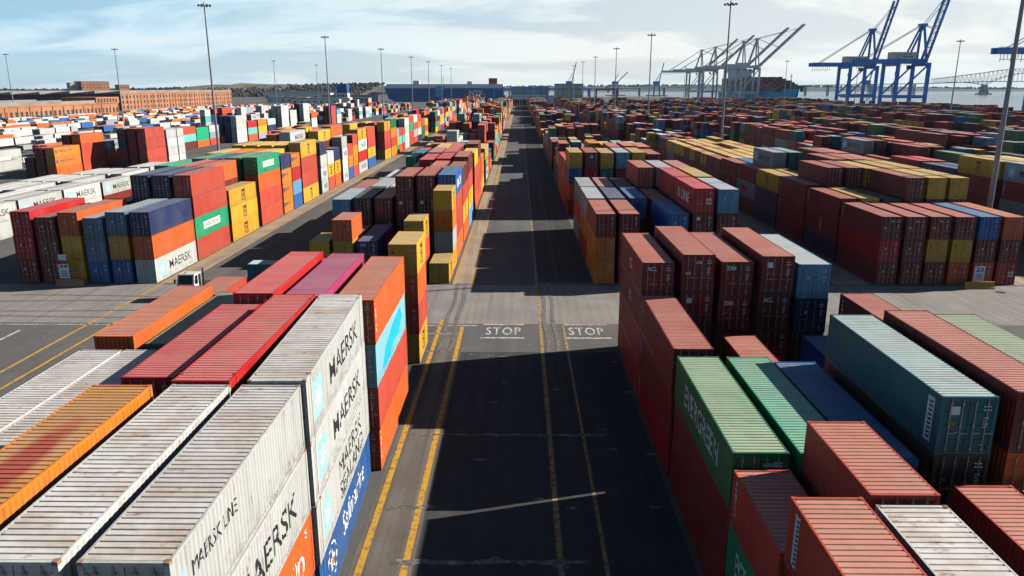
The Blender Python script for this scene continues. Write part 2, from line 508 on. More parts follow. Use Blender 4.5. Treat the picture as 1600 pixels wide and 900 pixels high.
def hill_strip(name, mat, x0, x1, y, hfun, step, depth, seed):
    rnd = random.Random(seed)
    h = MB(); n = int((x1 - x0) / step)
    pts = []
    for i in range(n + 1):
        x = x0 + (x1 - x0) * i / n
        pts.append((x, hfun(x) * rnd.uniform(0.9, 1.08)))
    for (xa, ha), (xb, hb) in zip(pts, pts[1:]):
        h.quad((xa, y, -3), (xb, y, -3), (xb, y + depth * .3, hb), (xa, y + depth * .3, ha))
        h.quad((xa, y + depth * .3, ha), (xb, y + depth * .3, hb), (xb, y + depth, hb * 0.8), (xa, y + depth, ha * 0.8))
    return struct(h.build(name, mat, fix=False))
hill_strip('far_shore', M_SHORE, -1200, 9000, 4900, lambda x: 24 + 9 * math.sin(x / 700.0) + 5 * math.sin(x / 190.0 + 1), 60, 900, 3)
hill_strip('hills', M_HILL, -4200, -420, 2050, lambda x: 20 + 10 * math.sin(x / 400.0 + 2.2) + 13 * math.exp(-((x + 880) / 190.0) ** 2), 40, 1200, 5)

def clump_wood(name, n, place, seed, mat, size):
    """a far wood: many rough clumps of leafless crowns joined into one mass"""
    rnd = np.random.RandomState(seed)
    t = (1 + 5 ** .5) / 2
    iv = np.array([(-1, t, 0), (1, t, 0), (-1, -t, 0), (1, -t, 0), (0, -1, t), (0, 1, t), (0, -1, -t), (0, 1, -t), (t, 0, -1), (t, 0, 1), (-t, 0, -1), (-t, 0, 1)], float) / 1.9
    fi = np.array([(0, 11, 5), (0, 5, 1), (0, 1, 7), (0, 7, 10), (0, 10, 11), (1, 5, 9), (5, 11, 4), (11, 10, 2), (10, 7, 6), (7, 1, 8), (3, 9, 4), (3, 4, 2), (3, 2, 6), (3, 6, 8), (3, 8, 9), (4, 9, 5), (2, 4, 11), (6, 2, 10), (8, 6, 7), (9, 8, 1)])
    V, F = [], []
    for k in range(n):
        x, y, z = place(rnd)
        s = size * rnd.uniform(0.6, 1.4)
        v = iv * rnd.uniform(0.55, 1.25, (12, 1)) * np.array([s * 1.1, s, s * 1.25]) + np.array([x, y, z + s * .7])
        F.append(fi + 12 * k); V.append(v)
    me = bpy.data.meshes.new(name)
    me.from_pydata(np.concatenate(V).tolist(), [], np.concatenate(F).tolist())
    me.materials.append(mat)
    o = link(name, me); o['kind'] = 'stuff'
    return o
def hill_place(rnd):
    y = rnd.uniform(1900, 2500); x = rnd.uniform(-2600, -430)
    h = 20 + 10 * math.sin(x / 400.0 + 2.2)
    return x, y, max(0, h * min(1, (y - 2050) / 360.0)) if y > 2050 else 0
clump_wood('distant_wood', 5200, hill_place, 4, M_TREES, 4.2)
def shore_place(rnd):
    x = rnd.uniform(-1200, 6500); return x, 5150 + rnd.uniform(0, 60), 18 + 9 * math.sin(x / 700.0)
clump_wood('far_shore_wood', 1500, shore_place, 8, M_SHORE, 7)

# ------------------------------------------------------------------ pavement sheets and painted marks
def sheet(name, mat, rects, z):
    m = MB()
    for x0, x1, y0, y1 in rects: m.quad((x0, y0, z), (x1, y0, z), (x1, y1, z), (x0, y1, z))
    return struct(m.build(name, mat, fix=False))
M_LANE = strip_mat('lane_asphalt_with_shade', (0.058, 0.060, 0.065, 1), (0.082, 0.083, 0.086, 1), (0.040, 0.041, 0.044, 1))  # dark asphalt, deepened and blued to paint in the stacks' shade
sheet('lane_road', M_LANE, [(-5.4, 9.0, -40, 66.0), (2.4, 9.1, 92.0, 1000)], 0.004)
sheet('crossing_road', M_CROSS, [(-380, 380, 74.6, 90.4)], 0.004)
sheet('crane_runway', M_RUNWAY, [(-8.35, -5.6, 91, 1000), (-45.0, -42.0, 91, 1000), (43.2 - 4, 43.6, 91, 1000), (61.6, 64.6, 91, 1000)], 0.008)
sheet('worn_runway', M_RUNDARK, [(-8.6, -5.4, -40, 74.4)], 0.008)
sheet('yellow_lane_line', M_YLINE, [(-8.3, -7.93, -40, 76), (-6.0, -5.63, -40, 73.5), (-8.25, -8.0, 90.6, 600), (-5.95, -5.75, 90.6, 600), (-44.75, -44.45, -40, 600), (-42.25, -41.95, -40, 75), (-42.2, -42.0, 91, 400)], 0.012)
sheet('faded_lane_line', M_YFAINT, [(2.0, 2.32, -40, 74), (2.02, 2.25, 74, 900), (4.4, 4.62, -40, 74)], 0.012)
sheet('white_crossing_line', M_WLINE, [(-90, -4.3, 73.86, 74.06), (-10, -6, 71.2, 71.4), (-3.75, .45, 74.2, 74.5), (4.6, 9.0, 74.2, 74.5), (-3.85, .5, 69.9, 70.25), (4.6, 9.0, 69.9, 70.25), (-50.5, -50.2, 40, 72)], 0.012)
# the thin broken white line right of the lane
sheet('dashed_lane_line', M_WFAINT, [(4.75, 4.9, 92 + 3.2 * k, 94 + 3.2 * k) for k in range(90)], 0.012)
rp = random.Random(21)
sheet('faded_floor_marks', M_WFAINT, [(x, x + rp.uniform(.4, .9), y, y + .28) for x, y in ((rp.uniform(-4.5, 8.6), rp.uniform(24, 68)) for _ in range(26))] + [(-10.4, -6.2, 66, 66.25), (-4.6, -3.9, 65.2, 65.4)], 0.016)
sheet('asphalt_patch', M_RUNDARK, [(-41.6, -38.4, 73.2 - 4 + 1.5, 73.2), (29, 31, 40, 52), (-2.6, 1.5, 96, 97.2), (-36, -31, 60, 61.4)], 0.012)
def seam_strip(y, x0, x1, w, seed):
    rnd = random.Random(seed); m = MB(); x = x0; prev = None
    while x < x1:
        yy = y + rnd.uniform(-.12, .12); ww = w * rnd.uniform(.4, 1.2)
        cur = ((x, yy - ww, .02), (x, yy + ww, .02))
        if prev: m.quad(prev[0], cur[0], cur[1], prev[1])
        prev = cur; x += rnd.uniform(.3, .7)
    return struct(m.build('tar_joint', M_WFAINT, fix=False))
seam_strip(48.8, -7.5, 6.5, .16, 1); seam_strip(39.2, -7.8, -4.6, .22, 2); seam_strip(34.0, -6.6, 3.8, .2, 3)
def tyre_track(pts, w, name='tyre_mark'):
    m = MB(); prev = None
    for i, (x, y) in enumerate(pts):
        a = pts[max(0, i - 1)]; b = pts[min(len(pts) - 1, i + 1)]
        d = Vector((b[0] - a[0], b[1] - a[1], 0)).normalized(); n = Vector((-d.y, d.x, 0)) * w / 2
        cur = ((x - n.x, y - n.y, .021), (x + n.x, y + n.y, .021))
        if prev: m.quad(prev[0], cur[0], cur[1], prev[1])
        prev = cur
    return struct(m.build(name, M_TRACK, fix=False))
M_TRACK = worn_paint('tyre_rubber_on_road', (0.075, 0.070, 0.068, 1), (0.2, 0.18, 0.165, 1), 0.5)
for x in (-7.5, -6.5, 2.7, 3.6):
    tyre_track([(x + .12 * math.sin(k * .7), 66 + k * 1.5) for k in range(18)], .42)
for r in (9.0, 10.4, 12.5, 13.9):
    tyre_track([(-60 + k * 3.2, 77 + (r - 9) * 1.6 + .5 * math.sin(k * .35 + r)) for k in range(14)], .34)
mc = MB()
for cx, cy in ((57.5, 87.6), (66.0, 85.0), (60, 79)): mc.tube((cx, cy, 0.0), (cx, cy, .022), .55, n=16)
struct(mc.build('manhole_cover', M_DARK))

FONT_CACHE = {}
def text_mesh(txt, size=1.0, bold=0.0, space=1.0, shear=0.0):
    """flat lettering (x right, y up, origin bottom-left) as a list of verts and faces"""
    key = (txt, size, bold, space, shear)
    if key in FONT_CACHE: return FONT_CACHE[key]
    cu = bpy.data.curves.new('lettering', 'FONT')
    cu.body = txt; cu.size = size; cu.offset = bold; cu.space_character = space; cu.shear = shear
    cu.resolution_u = 3
    ob = bpy.data.objects.new('lettering', cu)
    COL.objects.link(ob)
    bpy.context.view_layer.update()
    me = bpy.data.meshes.new_from_object(ob.evaluated_get(bpy.context.evaluated_depsgraph_get()))
    vs = [tuple(v.co) for v in me.vertices]; fs = [tuple(p.vertices) for p in me.polygons]
    bpy.data.objects.remove(ob); bpy.data.curves.remove(cu); bpy.data.meshes.remove(me)
    if vs:
        mx = min(v[0] for v in vs); my = min(v[1] for v in vs)
        vs = [(v[0] - mx, v[1] - my, 0) for v in vs]
    FONT_CACHE[key] = (vs, fs)
    return vs, fs
def add_text(m, txt, x, y, height, width=None, mat=0, bold=0.0, rot=0, space=1.0, shear=0.0):
    """puts lettering into an MB as flat (x, y, 0) faces, scaled to height and, if given, width"""
    vs, fs = text_mesh(txt, 1.0, bold, space, shear)
    if not vs: return
    W = max(v[0] for v in vs); H = max(v[1] for v in vs)
    sy = height / H; sx = (width / W) if width else sy
    i = len(m.v)
    for v in vs:
        a, b = v[0] * sx, v[1] * sy
        if rot: a, b = -b, a
        m.v.append((x + a, y + b, 0))
    for f in fs: m.f.append(tuple(i + k for k in f)); m.m.append(mat)
def star7(m, cx, cy, r, mat, n=7):
    pts = [(cx + (r if k % 2 == 0 else r * .45) * math.sin(math.pi * k / n), cy + (r if k % 2 == 0 else r * .45) * math.cos(math.pi * k / n), 0) for k in range(2 * n)]
    for k in range(2 * n): m.tri((cx, cy, 0), pts[k], pts[(k + 1) % (2 * n)], mat)
def rect(m, x0, x1, y0, y1, mat): m.quad((x0, y0, 0), (x1, y0, 0), (x1, y1, 0), (x0, y1, 0), mat)

for sx_ in (-3.35, 4.95):
    m = MB(); add_text(m, 'STOP', 0, 0, 2.35, 3.5, 0, bold=0.012, space=1.15)
    o = struct(m.build('stop_lettering', M_WLINE, fix=False))
    o.location = (sx_, 71.05, 0.012)

# ------------------------------------------------------------------ container meshes
CW, CH = 2.44, 2.9
PITCH = 0.278
def side_profile(y, L):
    """outward x of the corrugated side sheet at y"""
    e = L / 2 - 0.17
    if abs(y) >= e: return 1.206
    u = ((y + e) % PITCH) / PITCH
    lo, hi = 1.172, 1.206
    if u < .26: return hi
    if u < .5: return hi + (lo - hi) * (u - .26) / .24
    if u < .76: return lo
    return lo + (hi - lo) * (u - .76) / .24
def side_breaks(L):
    e = L / 2 - 0.17; ys = [-e]; k = 0
    while True:
        for u in (.26, .5, .76, 1.0):
            y = -e + (k + u) * PITCH
            if y >= e: ys.append(e); return ys
            ys.append(y)
        k += 1
LENS = {20: 6.06, 40: 12.19, 45: 13.72}
PARTS = {}
def container_meshes(code):
    if code in PARTS: return PARTS[code]
    L = LENS[code]; hl = L / 2; d = {}
    # frame: posts, rails, headers, castings
    m = MB()
    for sx in (-1, 1):
        for sy in (-1, 1):
            xa, xb = sorted((sx * 1.06, sx * 1.215)); ya, yb = sorted((sy * (hl - .17), sy * (hl - .006)))
            m.box(xa, xb, ya, yb, .118, CH - .118, 0)
            for z0, z1 in ((0, .118), (CH - .118, CH)):
                xa, xb = sorted((sx * 1.06, sx * 1.22)); ya, yb = sorted((sy * (hl - .178), sy * hl))
                m.box(xa, xb, ya, yb, z0, z1, 1)
        xa, xb = sorted((sx * 1.14, sx * 1.214))
        m.box(xa, xb, -hl + .178, hl - .178, CH - .10, CH - .012, 0)
        m.box(xa, xb, -hl + .178, hl - .178, .02, .18, 0)
    for sy in (-1, 1):
        ya, yb = sorted((sy * (hl - .13), sy * (hl - .012)))
        m.box(-1.06, 1.06, ya, yb, CH - .13, CH - .014, 0)
        m.box(-1.06, 1.06, ya, yb, .02, .15, 0)
    if code == 45:
        for sx in (-1, 1):
            for sy in (-1, 1):
                xa, xb = sorted((sx * 1.06, sx * 1.222)); yc = sy * 6.0
                m.box(xa, xb, yc - .09, yc + .09, CH - .12, CH + .004, 1)
                m.box(xa, xb, yc - .09, yc + .09, .12, CH - .12, 0)
    m.box(-1.13, 1.13, -hl + .14, hl - .14, .13, .16, 2)
    d['frame'] = m.mesh('container_frame', [M_PAINT, M_CAST, M_UNDER])
    # corrugated side
    m = MB(); ys = side_breaks(L)
    for a, b in zip(ys, ys[1:]):
        xa, xb = side_profile(a, L), side_profile(b, L)
        m.quad((xa, a, .17), (xb, b, .17), (xb, b, CH - .095), (xa, a, CH - .095))
    d['side'] = m.mesh('side_panel', [M_PAINT], fix=False)
    # roof, ribs across
    m = MB(); e = hl - .15; n = int(round(2 * e / .292)); p = 2 * e / n
    hi, lo = CH - .018, CH - .055
    y = -e; prev = (y, hi)
    for k in range(n):
        for u, z in ((.70, hi), (.77, lo), (.91, lo), (1.0, hi)):
            cur = (-e + (k + u) * p, z)
            m.quad((-1.145, prev[0], prev[1]), (1.145, prev[0], prev[1]), (1.145, cur[0], cur[1]), (-1.145, cur[0], cur[1]))
            prev = cur
    d['roof'] = m.mesh('roof_panel', [M_ROOF], fix=False)
    # corrugated front end
    m = MB(); x = -1.06; prev = (x, hl - .03); k = 0
    while prev[0] < 1.06 - 1e-6:
        for u, yy in ((.28, hl - .03), (.5, hl - .07), (.78, hl - .07), (1.0, hl - .03)):
            cur = (min(1.06, x + (k + u) * .265), yy)
            m.quad((cur[0], cur[1], .15), (prev[0], prev[1], .15), (prev[0], prev[1], CH - .13), (cur[0], cur[1], CH - .13))
            prev = cur
        k += 1
    d['front'] = m.mesh('front_panel', [M_PAINT], fix=False)
    # door leaves at -y: a sheet with pressed recesses, hinges on the outer edge
    for key, s in (('door_a', -1), ('door_b', 1)):
        m = MB(); x0, x1 = sorted((s * .012, s * 1.055)); yf = -hl + .035
        zs = [.155, .28, .62, .75, 1.32, 1.45, 2.02, 2.15, 2.62, CH - .135]
        for i, (za, zb) in enumerate(zip(zs, zs[1:])):
            yy = yf if i % 2 == 0 else yf + .035
            if i % 2:
                m.quad((x0 + .08, yy, za), (x1 - .08, yy, za), (x1 - .08, yy, zb), (x0 + .08, yy, zb))
                m.quad((x0, yf, za), (x0 + .08, yy, za), (x0 + .08, yy, zb), (x0, yf, zb))
                m.quad((x1 - .08, yy, za), (x1, yf, za), (x1, yf, zb), (x1 - .08, yy, zb))
                m.tri((x0, yf, za), (x1, yf, za), (x1 - .08, yy, za)); m.tri((x0, yf, za), (x1 - .08, yy, za), (x0 + .08, yy, za))
                m.tri((x0, yf, zb), (x1 - .08, yy, zb), (x1, yf, zb)); m.tri((x0, yf, zb), (x0 + .08, yy, zb), (x1 - .08, yy, zb))
            else:
                m.quad((x0, yf, za), (x1, yf, za), (x1, yf, zb), (x0, yf, zb))
        for zc in (.4, 1.1, 1.8, 2.5):
            xa, xb = sorted((s * .97, s * 1.085)); m.box(xa, xb, yf - .03, yf - .001, zc - .05, zc + .05)
        d[key] = m.mesh('door', [M_PAINT], fix=False)
    m = MB(); yb_ = -hl + .005
    m.tube((0, yb_, .12), (0, yb_, CH - .1), .022, n=6)
    for zc in (.3, 1.45, 2.55): m.box(-.05, .05, yb_ - .015, yb_ + .03, zc - .04, zc + .04)
    m.box(-.02, .30, yb_ - .04, yb_ - .02, 1.08, 1.12)
    d['bar'] = m.mesh('locking_bar', [M_BAR])
    # stencilled codes on the right-hand door, as rows of small print blocks
    m = MB(); rr = random.Random(code); yy = -hl + .024
    for row, (zc, n) in enumerate(((2.42, 4), (2.24, 3), (1.85, 2), (1.70, 2), (1.55, 2), (1.40, 1), (.5, 1))):
        xx = .62 if row < 2 else .68
        for k in range(n):
            w_ = rr.uniform(.05, .13)
            if xx + w_ > 1.0: break
            m.quad((xx, yy, zc - .035), (xx + w_, yy, zc - .035), (xx + w_, yy, zc + .035), (xx, yy, zc + .035)); xx += w_ + .03
    m.quad((-.7, yy, 1.50), (-.55, yy, 1.50), (-.55, yy, 1.62), (-.7, yy, 1.62), 1)
    m.quad((-.45, yy, 1.10), (-.36, yy, 1.10), (-.36, yy, 1.16), (-.45, yy, 1.16))
    d['codes'] = m.mesh('code_marking', [M_WHITE, M_ORANGEP], fix=False)
    PARTS[code] = d
    return d

def side_print(flat, code, mats, name, fine=True):
    """lays flat lettering (x = along the side from its reading start, y = height) onto the corrugated side"""
    L = LENS[code]
    bm = bmesh.new()
    vs = [bm.verts.new((v[0] - L / 2, v[1], 0)) for v in flat.v]
    for f, mi in zip(flat.f, flat.m):
        try:
            fc = bm.faces.new([vs[k] for k in f]); fc.material_index = mi
        except ValueError: pass
    if fine:
        lo = min(v.co.x for v in bm.verts); hi = max(v.co.x for v in bm.verts)
        for yb in side_breaks(L):
            if lo < yb < hi:
                bmesh.ops.bisect_plane(bm, geom=bm.verts[:] + bm.edges[:] + bm.faces[:], plane_co=(yb, 0, 0), plane_no=(1, 0, 0), dist=1e-5)
    for v in bm.verts:
        y, z = v.co.x, v.co.y
        v.co = ((side_profile(y, L) if fine else 1.206) + .006, y, z)
    me = bpy.data.meshes.new(name)
    bm.to_mesh(me); bm.free()
    for mm in mats: me.materials.append(mm)
    return me

PRINTS = {}
def print_mesh(style, code):
    """lettering for one container side; x runs along the side in reading order"""
    key = (style, code)
    if key in PRINTS: return PRINTS[key]
    L = LENS[code]; m = MB(); mats = [M_BLACK]; s = L / 12.19
    if style == 'maersk':
        mats = [M_BLACK, M_STAR, M_WHITE]
        rect(m, 1.0 * s, 1.0 * s + 1.75, .55, 2.3, 1)
        add_text(m, 'MAERSK', 3.9 * s, .9, 1.12, 6.5 * s, 0, bold=.005)
        mm = MB(); star7(mm, 1.0 * s + .875, 1.42, .72, 2)
    elif style == 'sealand':
        mats = [M_BLACK, M_STAR, M_WHITE]
        rect(m, 1.0 * s, 1.0 * s + 1.75, .55, 2.3, 1)
        add_text(m, 'MAERSK', 4.4 * s, 1.5, .95, 5.6 * s, 0); add_text(m, 'SEALAND', 4.4 * s, .35, .9, 5.8 * s, 0)
        mm = MB(); star7(mm, 1.0 * s + .875, 1.42, .72, 2)
    elif style == 'line':
        mats = [M_BLACK, M_STAR, M_WHITE]
        rect(m, .45, .95, 1.55, 2.15, 1)
        add_text(m, 'MAERSK LINE', 1.25, 1.62, .5, 3.4, 0); mm = None
    elif style == 'evergreen':
        mats = [M_WHITE]; add_text(m, 'EVERGREEN', 2.5 * s, .85, 1.3, 7.4 * s, 0, bold=.02); mm = None
    elif style == 'evergreen_plate':
        mats = [M_WHITE, M_GREENP]; rect(m, 2.9 * s, 9.0 * s, .95, 1.95, 0); mm = MB()
        add_text(mm, 'EVERGREEN', 3.2 * s, 1.15, .6, 5.4 * s, 1, bold=.01)
    elif style == 'msc':
        c = L / 2; rect(m, c - .78, c - .66, .35, 2.5, 0); rect(m, c + .66, c + .78, .35, 2.5, 0)
        for k, ch in enumerate('MSC'): add_text(m, ch, c - .55, 1.85 - k * .72, .58, 1.1, 0, bold=.03)
        mm = None
    elif style == 'hapag':
        mats = [M_NAVYP]; rect(m, .5 * s, .5 * s + .75, 1.3, 2.2, 0); add_text(m, 'Hapag-Lloyd', 1.9 * s, 1.35, .95, 6.5 * s, 0, bold=.01); mm = None
    elif style == 'sud':
        mats = [M_WHITE]; add_text(m, 'HAMBURG S\u00dcD', 2.0 * s, .7, 1.35, 8.8 * s, 0, shear=.15); add_text(m, 'S', 11.2 * s, 2.15, .4, .3, 0); mm = None
    elif style == 'saf':
        mats = [M_WHITE, M_ORANGEP]
        add_text(m, 'Safmarine', 4.6 * s, 1.0, 1.25, 5.6 * s, 0, bold=.0, shear=.12)
        for k in range(20):
            a0, a1 = 2 * math.pi * k / 20, 2 * math.pi * (k + 1) / 20
            if k % 5 == 4: continue
            c = (2.3 * s, 1.45)
            m.quad((c[0] + .95 * math.sin(a0), c[1] + .95 * math.cos(a0), 0), (c[0] + .95 * math.sin(a1), c[1] + .95 * math.cos(a1), 0),
                   (c[0] + .84 * math.sin(a1), c[1] + .84 * math.cos(a1), 0), (c[0] + .84 * math.sin(a0), c[1] + .84 * math.cos(a0), 0), 0)
        star7(m, 2.3 * s, 1.45, .62, 0, 5); mm = MB(); rect(mm, 2.12 * s, 2.5 * s, 1.2, 1.6, 1)
    elif style == 'kline':
        mats = [M_WHITE]; add_text(m, 'K LINE', 2.6 * s, .75, 1.25, 6.8 * s, 0, bold=.01); mm = None
    elif style == 'acl':
        mats = [M_WHITE, M_STAR]; add_text(m, 'ACL', L / 2 - .55, 1.0, .95, 1.5, 0, bold=.04); mm = None
    elif style == 'cma':
        mats = [M_WHITE]; add_text(m, 'CMA CGM', 2.6 * s, .8, 1.15, 7.0 * s, 0, bold=.02); mm = None
    elif style == 'triton':
        mats = [M_WHITE]; mm = None
        for k, ch in enumerate('TRITON'): add_text(m, ch, .42, 2.3 - k * .32, .24, .22, 0, bold=.02)
    elif style == 'textainer':
        mats = [M_WHITE, M_NAVYP]; rect(m, L - 1.1, L - .55, .35, 2.55, 0); mm = MB()
        for k in range(9): rect(mm, L - 1.0, L - .65, .5 + k * .22, .62 + k * .22, 1)
    elif style == 'plate':
        mats = [M_WHITE, M_NAVYP]; rect(m, .55, 1.0, .35, 2.55, 0); mm = MB()
        for k in range(10): rect(mm, .65, .92, .5 + k * .2, .6 + k * .2, 1)
    elif style == 'patch':
        mats = [M_STAR]; mm = None
        pts = [(2.0, .4), (3.3, 1.5), (6.2, 2.2), (9.6, 2.5), (10.6, 1.6), (8.9, .7), (6.4, .9), (5.0, .3)]
        i = len(m.v); m.v += [(a * s, b, 0) for a, b in pts]; m.f.append(tuple(range(i, i + len(pts)))); m.m.append(0)
        mats = [plain('fresh_blue_paint', (0.01, 0.50, 0.85, 1), 0.5)]
    elif style == 'orange_label':
        mats = [M_ORANGEP]; rect(m, L / 2 - .5, L / 2 + .5, .5, 2.3, 0); mm = None
    elif style == 'emblem':
        mats = [M_REDP, M_NAVYP, M_WHITE]; rect(m, 5.0 * s, 7.4 * s, 1.0, 1.9, 0); rect(m, 4.2 * s, 4.9 * s, 1.2, 2.1, 1); mm = None
    else:
        mm = None
    me = side_print(m, code, mats, 'lettering')
    if mm is not None:
        m2 = side_print(mm, code, mats, 'lettering')
        bm = bmesh.new(); bm.from_mesh(m2)
        for v in bm.verts: v.co.x += .005
        bm.from_mesh(me); bm.to_mesh(me); bm.free(); bpy.data.meshes.remove(m2)
    PRINTS[key] = me
    return me
DOORPR = {}
def door_print(txt, code):
    key = (txt, code)
    if key in DOORPR: return DOORPR[key]
    L = LENS[code]; m = MB(); mats = [M_WHITE, M_STAR, M_YELLOWP, M_BLACK]
    if txt == 'squares':
        for a in (.25, .62):
            for b in (1.0, 1.42): rect(m, a, a + .3, b, b + .3, 0)
    elif txt == 'sign': rect(m, -.82, -.38, 2.0, 2.42, 0)
    elif txt == 'ring':
        for k in range(20):
            a0, a1 = 2 * math.pi * k / 20, 2 * math.pi * (k + 1) / 20
            m.quad((.3 * math.sin(a0), 2.1 + .3 * math.cos(a0), 0), (.3 * math.sin(a1), 2.1 + .3 * math.cos(a1), 0), (.12 * math.sin(a1), 2.1 + .12 * math.cos(a1), 0), (.12 * math.sin(a0), 2.1 + .12 * math.cos(a0), 0), 0)
    elif txt == 'spot': rect(m, -.5, -.3, 1.6, 1.85, 1)
    elif txt == 'dark': rect(m, -.95, -.7, 2.0, 2.2, 3)
    elif txt == 'tag': rect(m, -.95, -.55, 1.35, 1.55, 2); add_text(m, 'a', -.2, 2.2, .2, .5, 0)
    else: add_text(m, txt, -.85 if len(txt) < 5 else .15, 2.2, .34 if len(txt) < 5 else .18, .75, 0, bold=.03)
    me = bpy.data.meshes.new('door_lettering')
    me.from_pydata([(v[0], -L / 2 + .018, v[1]) for v in m.v], [], m.f)
    for mm in mats: me.materials.append(mm)
    me.polygons.foreach_set('material_index', m.m); me.update()
    DOORPR[key] = me
    return me

# colour codes: (word, albedo)
PAL = {
 'R': ('maroon', lin(116, 31, 28)), 'B': ('brown', lin(100, 42, 32)), 'r': ('red', lin(186, 22, 28)), 'o': ('orange', lin(232, 98, 34)),
 'a': ('amber', lin(222, 128, 30)), 's': ('brick red', lin(196, 72, 52)), 'y': ('yellow', lin(226, 168, 38)), 'w': ('white', lin(200, 202, 199)),
 'g': ('grey', lin(158, 164, 170)), 'b': ('blue', lin(32, 96, 168)), 'n': ('navy', lin(26, 44, 88)), 'G': ('green', lin(14, 104, 62)),
 'E': ('bright green', lin(0, 158, 108)), 't': ('teal', lin(16, 100, 114)), 'T': ('turquoise', lin(104, 190, 180)), 'k': ('charcoal', lin(52, 46, 44)),
 'C': ('pale blue', lin(140, 205, 220)), 'l': ('slate blue', lin(88, 124, 150)),
 'm': ('pink', lin(196, 54, 112)), 'c': ('sky blue', lin(96, 156, 196)), 'O': ('dull green', lin(84, 128, 84)), 'P': ('dusty pink', lin(176, 92, 84)),
}
# roof albedo: faded paint, brightened further to carry the sunlit gloss
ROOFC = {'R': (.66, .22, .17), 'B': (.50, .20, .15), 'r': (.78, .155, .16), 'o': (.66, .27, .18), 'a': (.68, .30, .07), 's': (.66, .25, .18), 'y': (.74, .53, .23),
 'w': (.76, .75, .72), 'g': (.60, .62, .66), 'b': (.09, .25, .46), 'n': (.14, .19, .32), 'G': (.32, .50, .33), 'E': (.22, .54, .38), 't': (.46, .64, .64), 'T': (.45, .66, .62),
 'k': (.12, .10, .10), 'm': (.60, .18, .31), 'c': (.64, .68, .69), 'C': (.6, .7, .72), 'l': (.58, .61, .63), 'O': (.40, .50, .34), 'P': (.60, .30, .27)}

# ------------------------------------------------------------------ where the containers stand
PITCHX = 2.95
BLK = {  # block: (x of first column's left side, step per column)
 'L1': (-11.2, -PITCHX), 'L2': (-47.7, -PITCHX), 'L3': (-85.4, -PITCHX), 'L4': (-125.5, -PITCHX), 'L5': (-112.0, -PITCHX),
 'R1': (9.3, PITCHX), 'R2': (44.15, PITCHX), 'R3': (79.1, PITCHX), 'R4': (114.0, PITCHX), 'R5': (149.0, PITCHX),
 'R6': (184.0, PITCHX), 'R7': (219.0, PITCHX), 'R8': (254.0, PITCHX), 'R9': (289.0, PITCHX), 'R10': (322.0, PITCHX),
}
CONT = []      # every container: dict
rc = random.Random(11)
def stack(blk, col, y0, code, colors, ztop, styles=None, doors=None, z0=0.0, rust=None, front=None, dx=0.0, rz=0.0):
    x = BLK[blk][0] + BLK[blk][1] * col + CW / 2 + dx
    L = LENS[code]; n = len(colors)
    h = (ztop - z0) / n
    for t, c in enumerate(colors):
        CONT.append(dict(x=x + rc.uniform(-.035, .035), y=y0 + L / 2 + rc.uniform(-.06, .06), z=z0 + h * t, h=h - .006, L=L, code=code, c=c,
                         blk=blk, col=col, tier=t, n=n, y0=y0, style=(styles or {}).get(t), door=(doors or {}).get(t),
                         rust=rc.uniform(.0, .4) if rust is None else rust, front=(rc.random() < .12) if front is None else front, rz=rz + rc.uniform(-.002, .002), v=rc.random()))
MSC = lambda cs: {i: 'msc' for i, c in enumerate(cs) if c == 'y'}

# --- first left block, before the crossing
stack('L1', 0, 17.0, 40, 'Roww', 11.75, {1: 'sud', 2: 'maersk', 3: 'line'}, rust=.95, front=False, dx=-0.3)
stack('L1', 1, 17.0, 40, 'RRgw', 11.75, rust=1.0, front=False, dx=-0.3)
stack('L1', 2, 16.8, 40, 'RRRa', 11.8, {3: 'roofpatch'}, rust=.7, dx=-0.55)
stack('L1', 3, 17.0, 40, 'RR', 5.5)
stack('L1', 0, 29.4, 45, 'bwww', 11.85, {0: 'saf', 1: 'sealand', 2: 'maersk', 3: 'maersk'}, rust=.9, front=False, dx=-0.35, rz=.033)
stack('L1', 1, 29.4, 45, 'RRRr', 11.85, rust=.5, dx=-0.35)
stack('L1', 2, 31.8, 40, 'RRRr', 11.0, rust=.4, dx=-1.0)
stack('L1', 3, 30.5, 40, 'RB', 5.6)
stack('L1', 4, 29.3, 40, 'Rgw', 8.9, rust=.85)
stack('L1', 5, 29.3, 40, 'Rgw', 8.9, rust=.9, dx=0.3)
stack('L1', 0, 43.5, 40, 'osCo', 11.35, {2: 'patch', 0: 'triton', 3: 'triton'}, front=False)
stack('L1', 1, 43.9, 40, 'RRRm', 11.5, dx=-0.15)
stack('L1', 2, 44.1, 40, 'RRRr', 11.6, dx=-0.3)
stack('L1', 3, 44.0, 40, 'RRR', 7.6)
stack('L1', 4, 43.6, 40, 'GRO', 8.5)
stack('L1', 5, 43.4, 40, 'Rso', 9.05)
stack('L1', 0, 62.9, 20, 'ysoy', 10.8, {0: 'msc', 3: 'msc'}, {3: 'dark', 0: 'dark'}, front=False)
stack('L1', 1, 57.0, 40, 'RR', 5.3)
stack('L1', 2, 57.0, 40, 'RkR', 7.6)
stack('L1', 3, 57.2, 40, 'RRs', 8.1)
stack('L1', 4, 56.9, 20, 'RR', 5.4)
stack('L1', 5, 56.8, 20, 'RRs', 8.0)
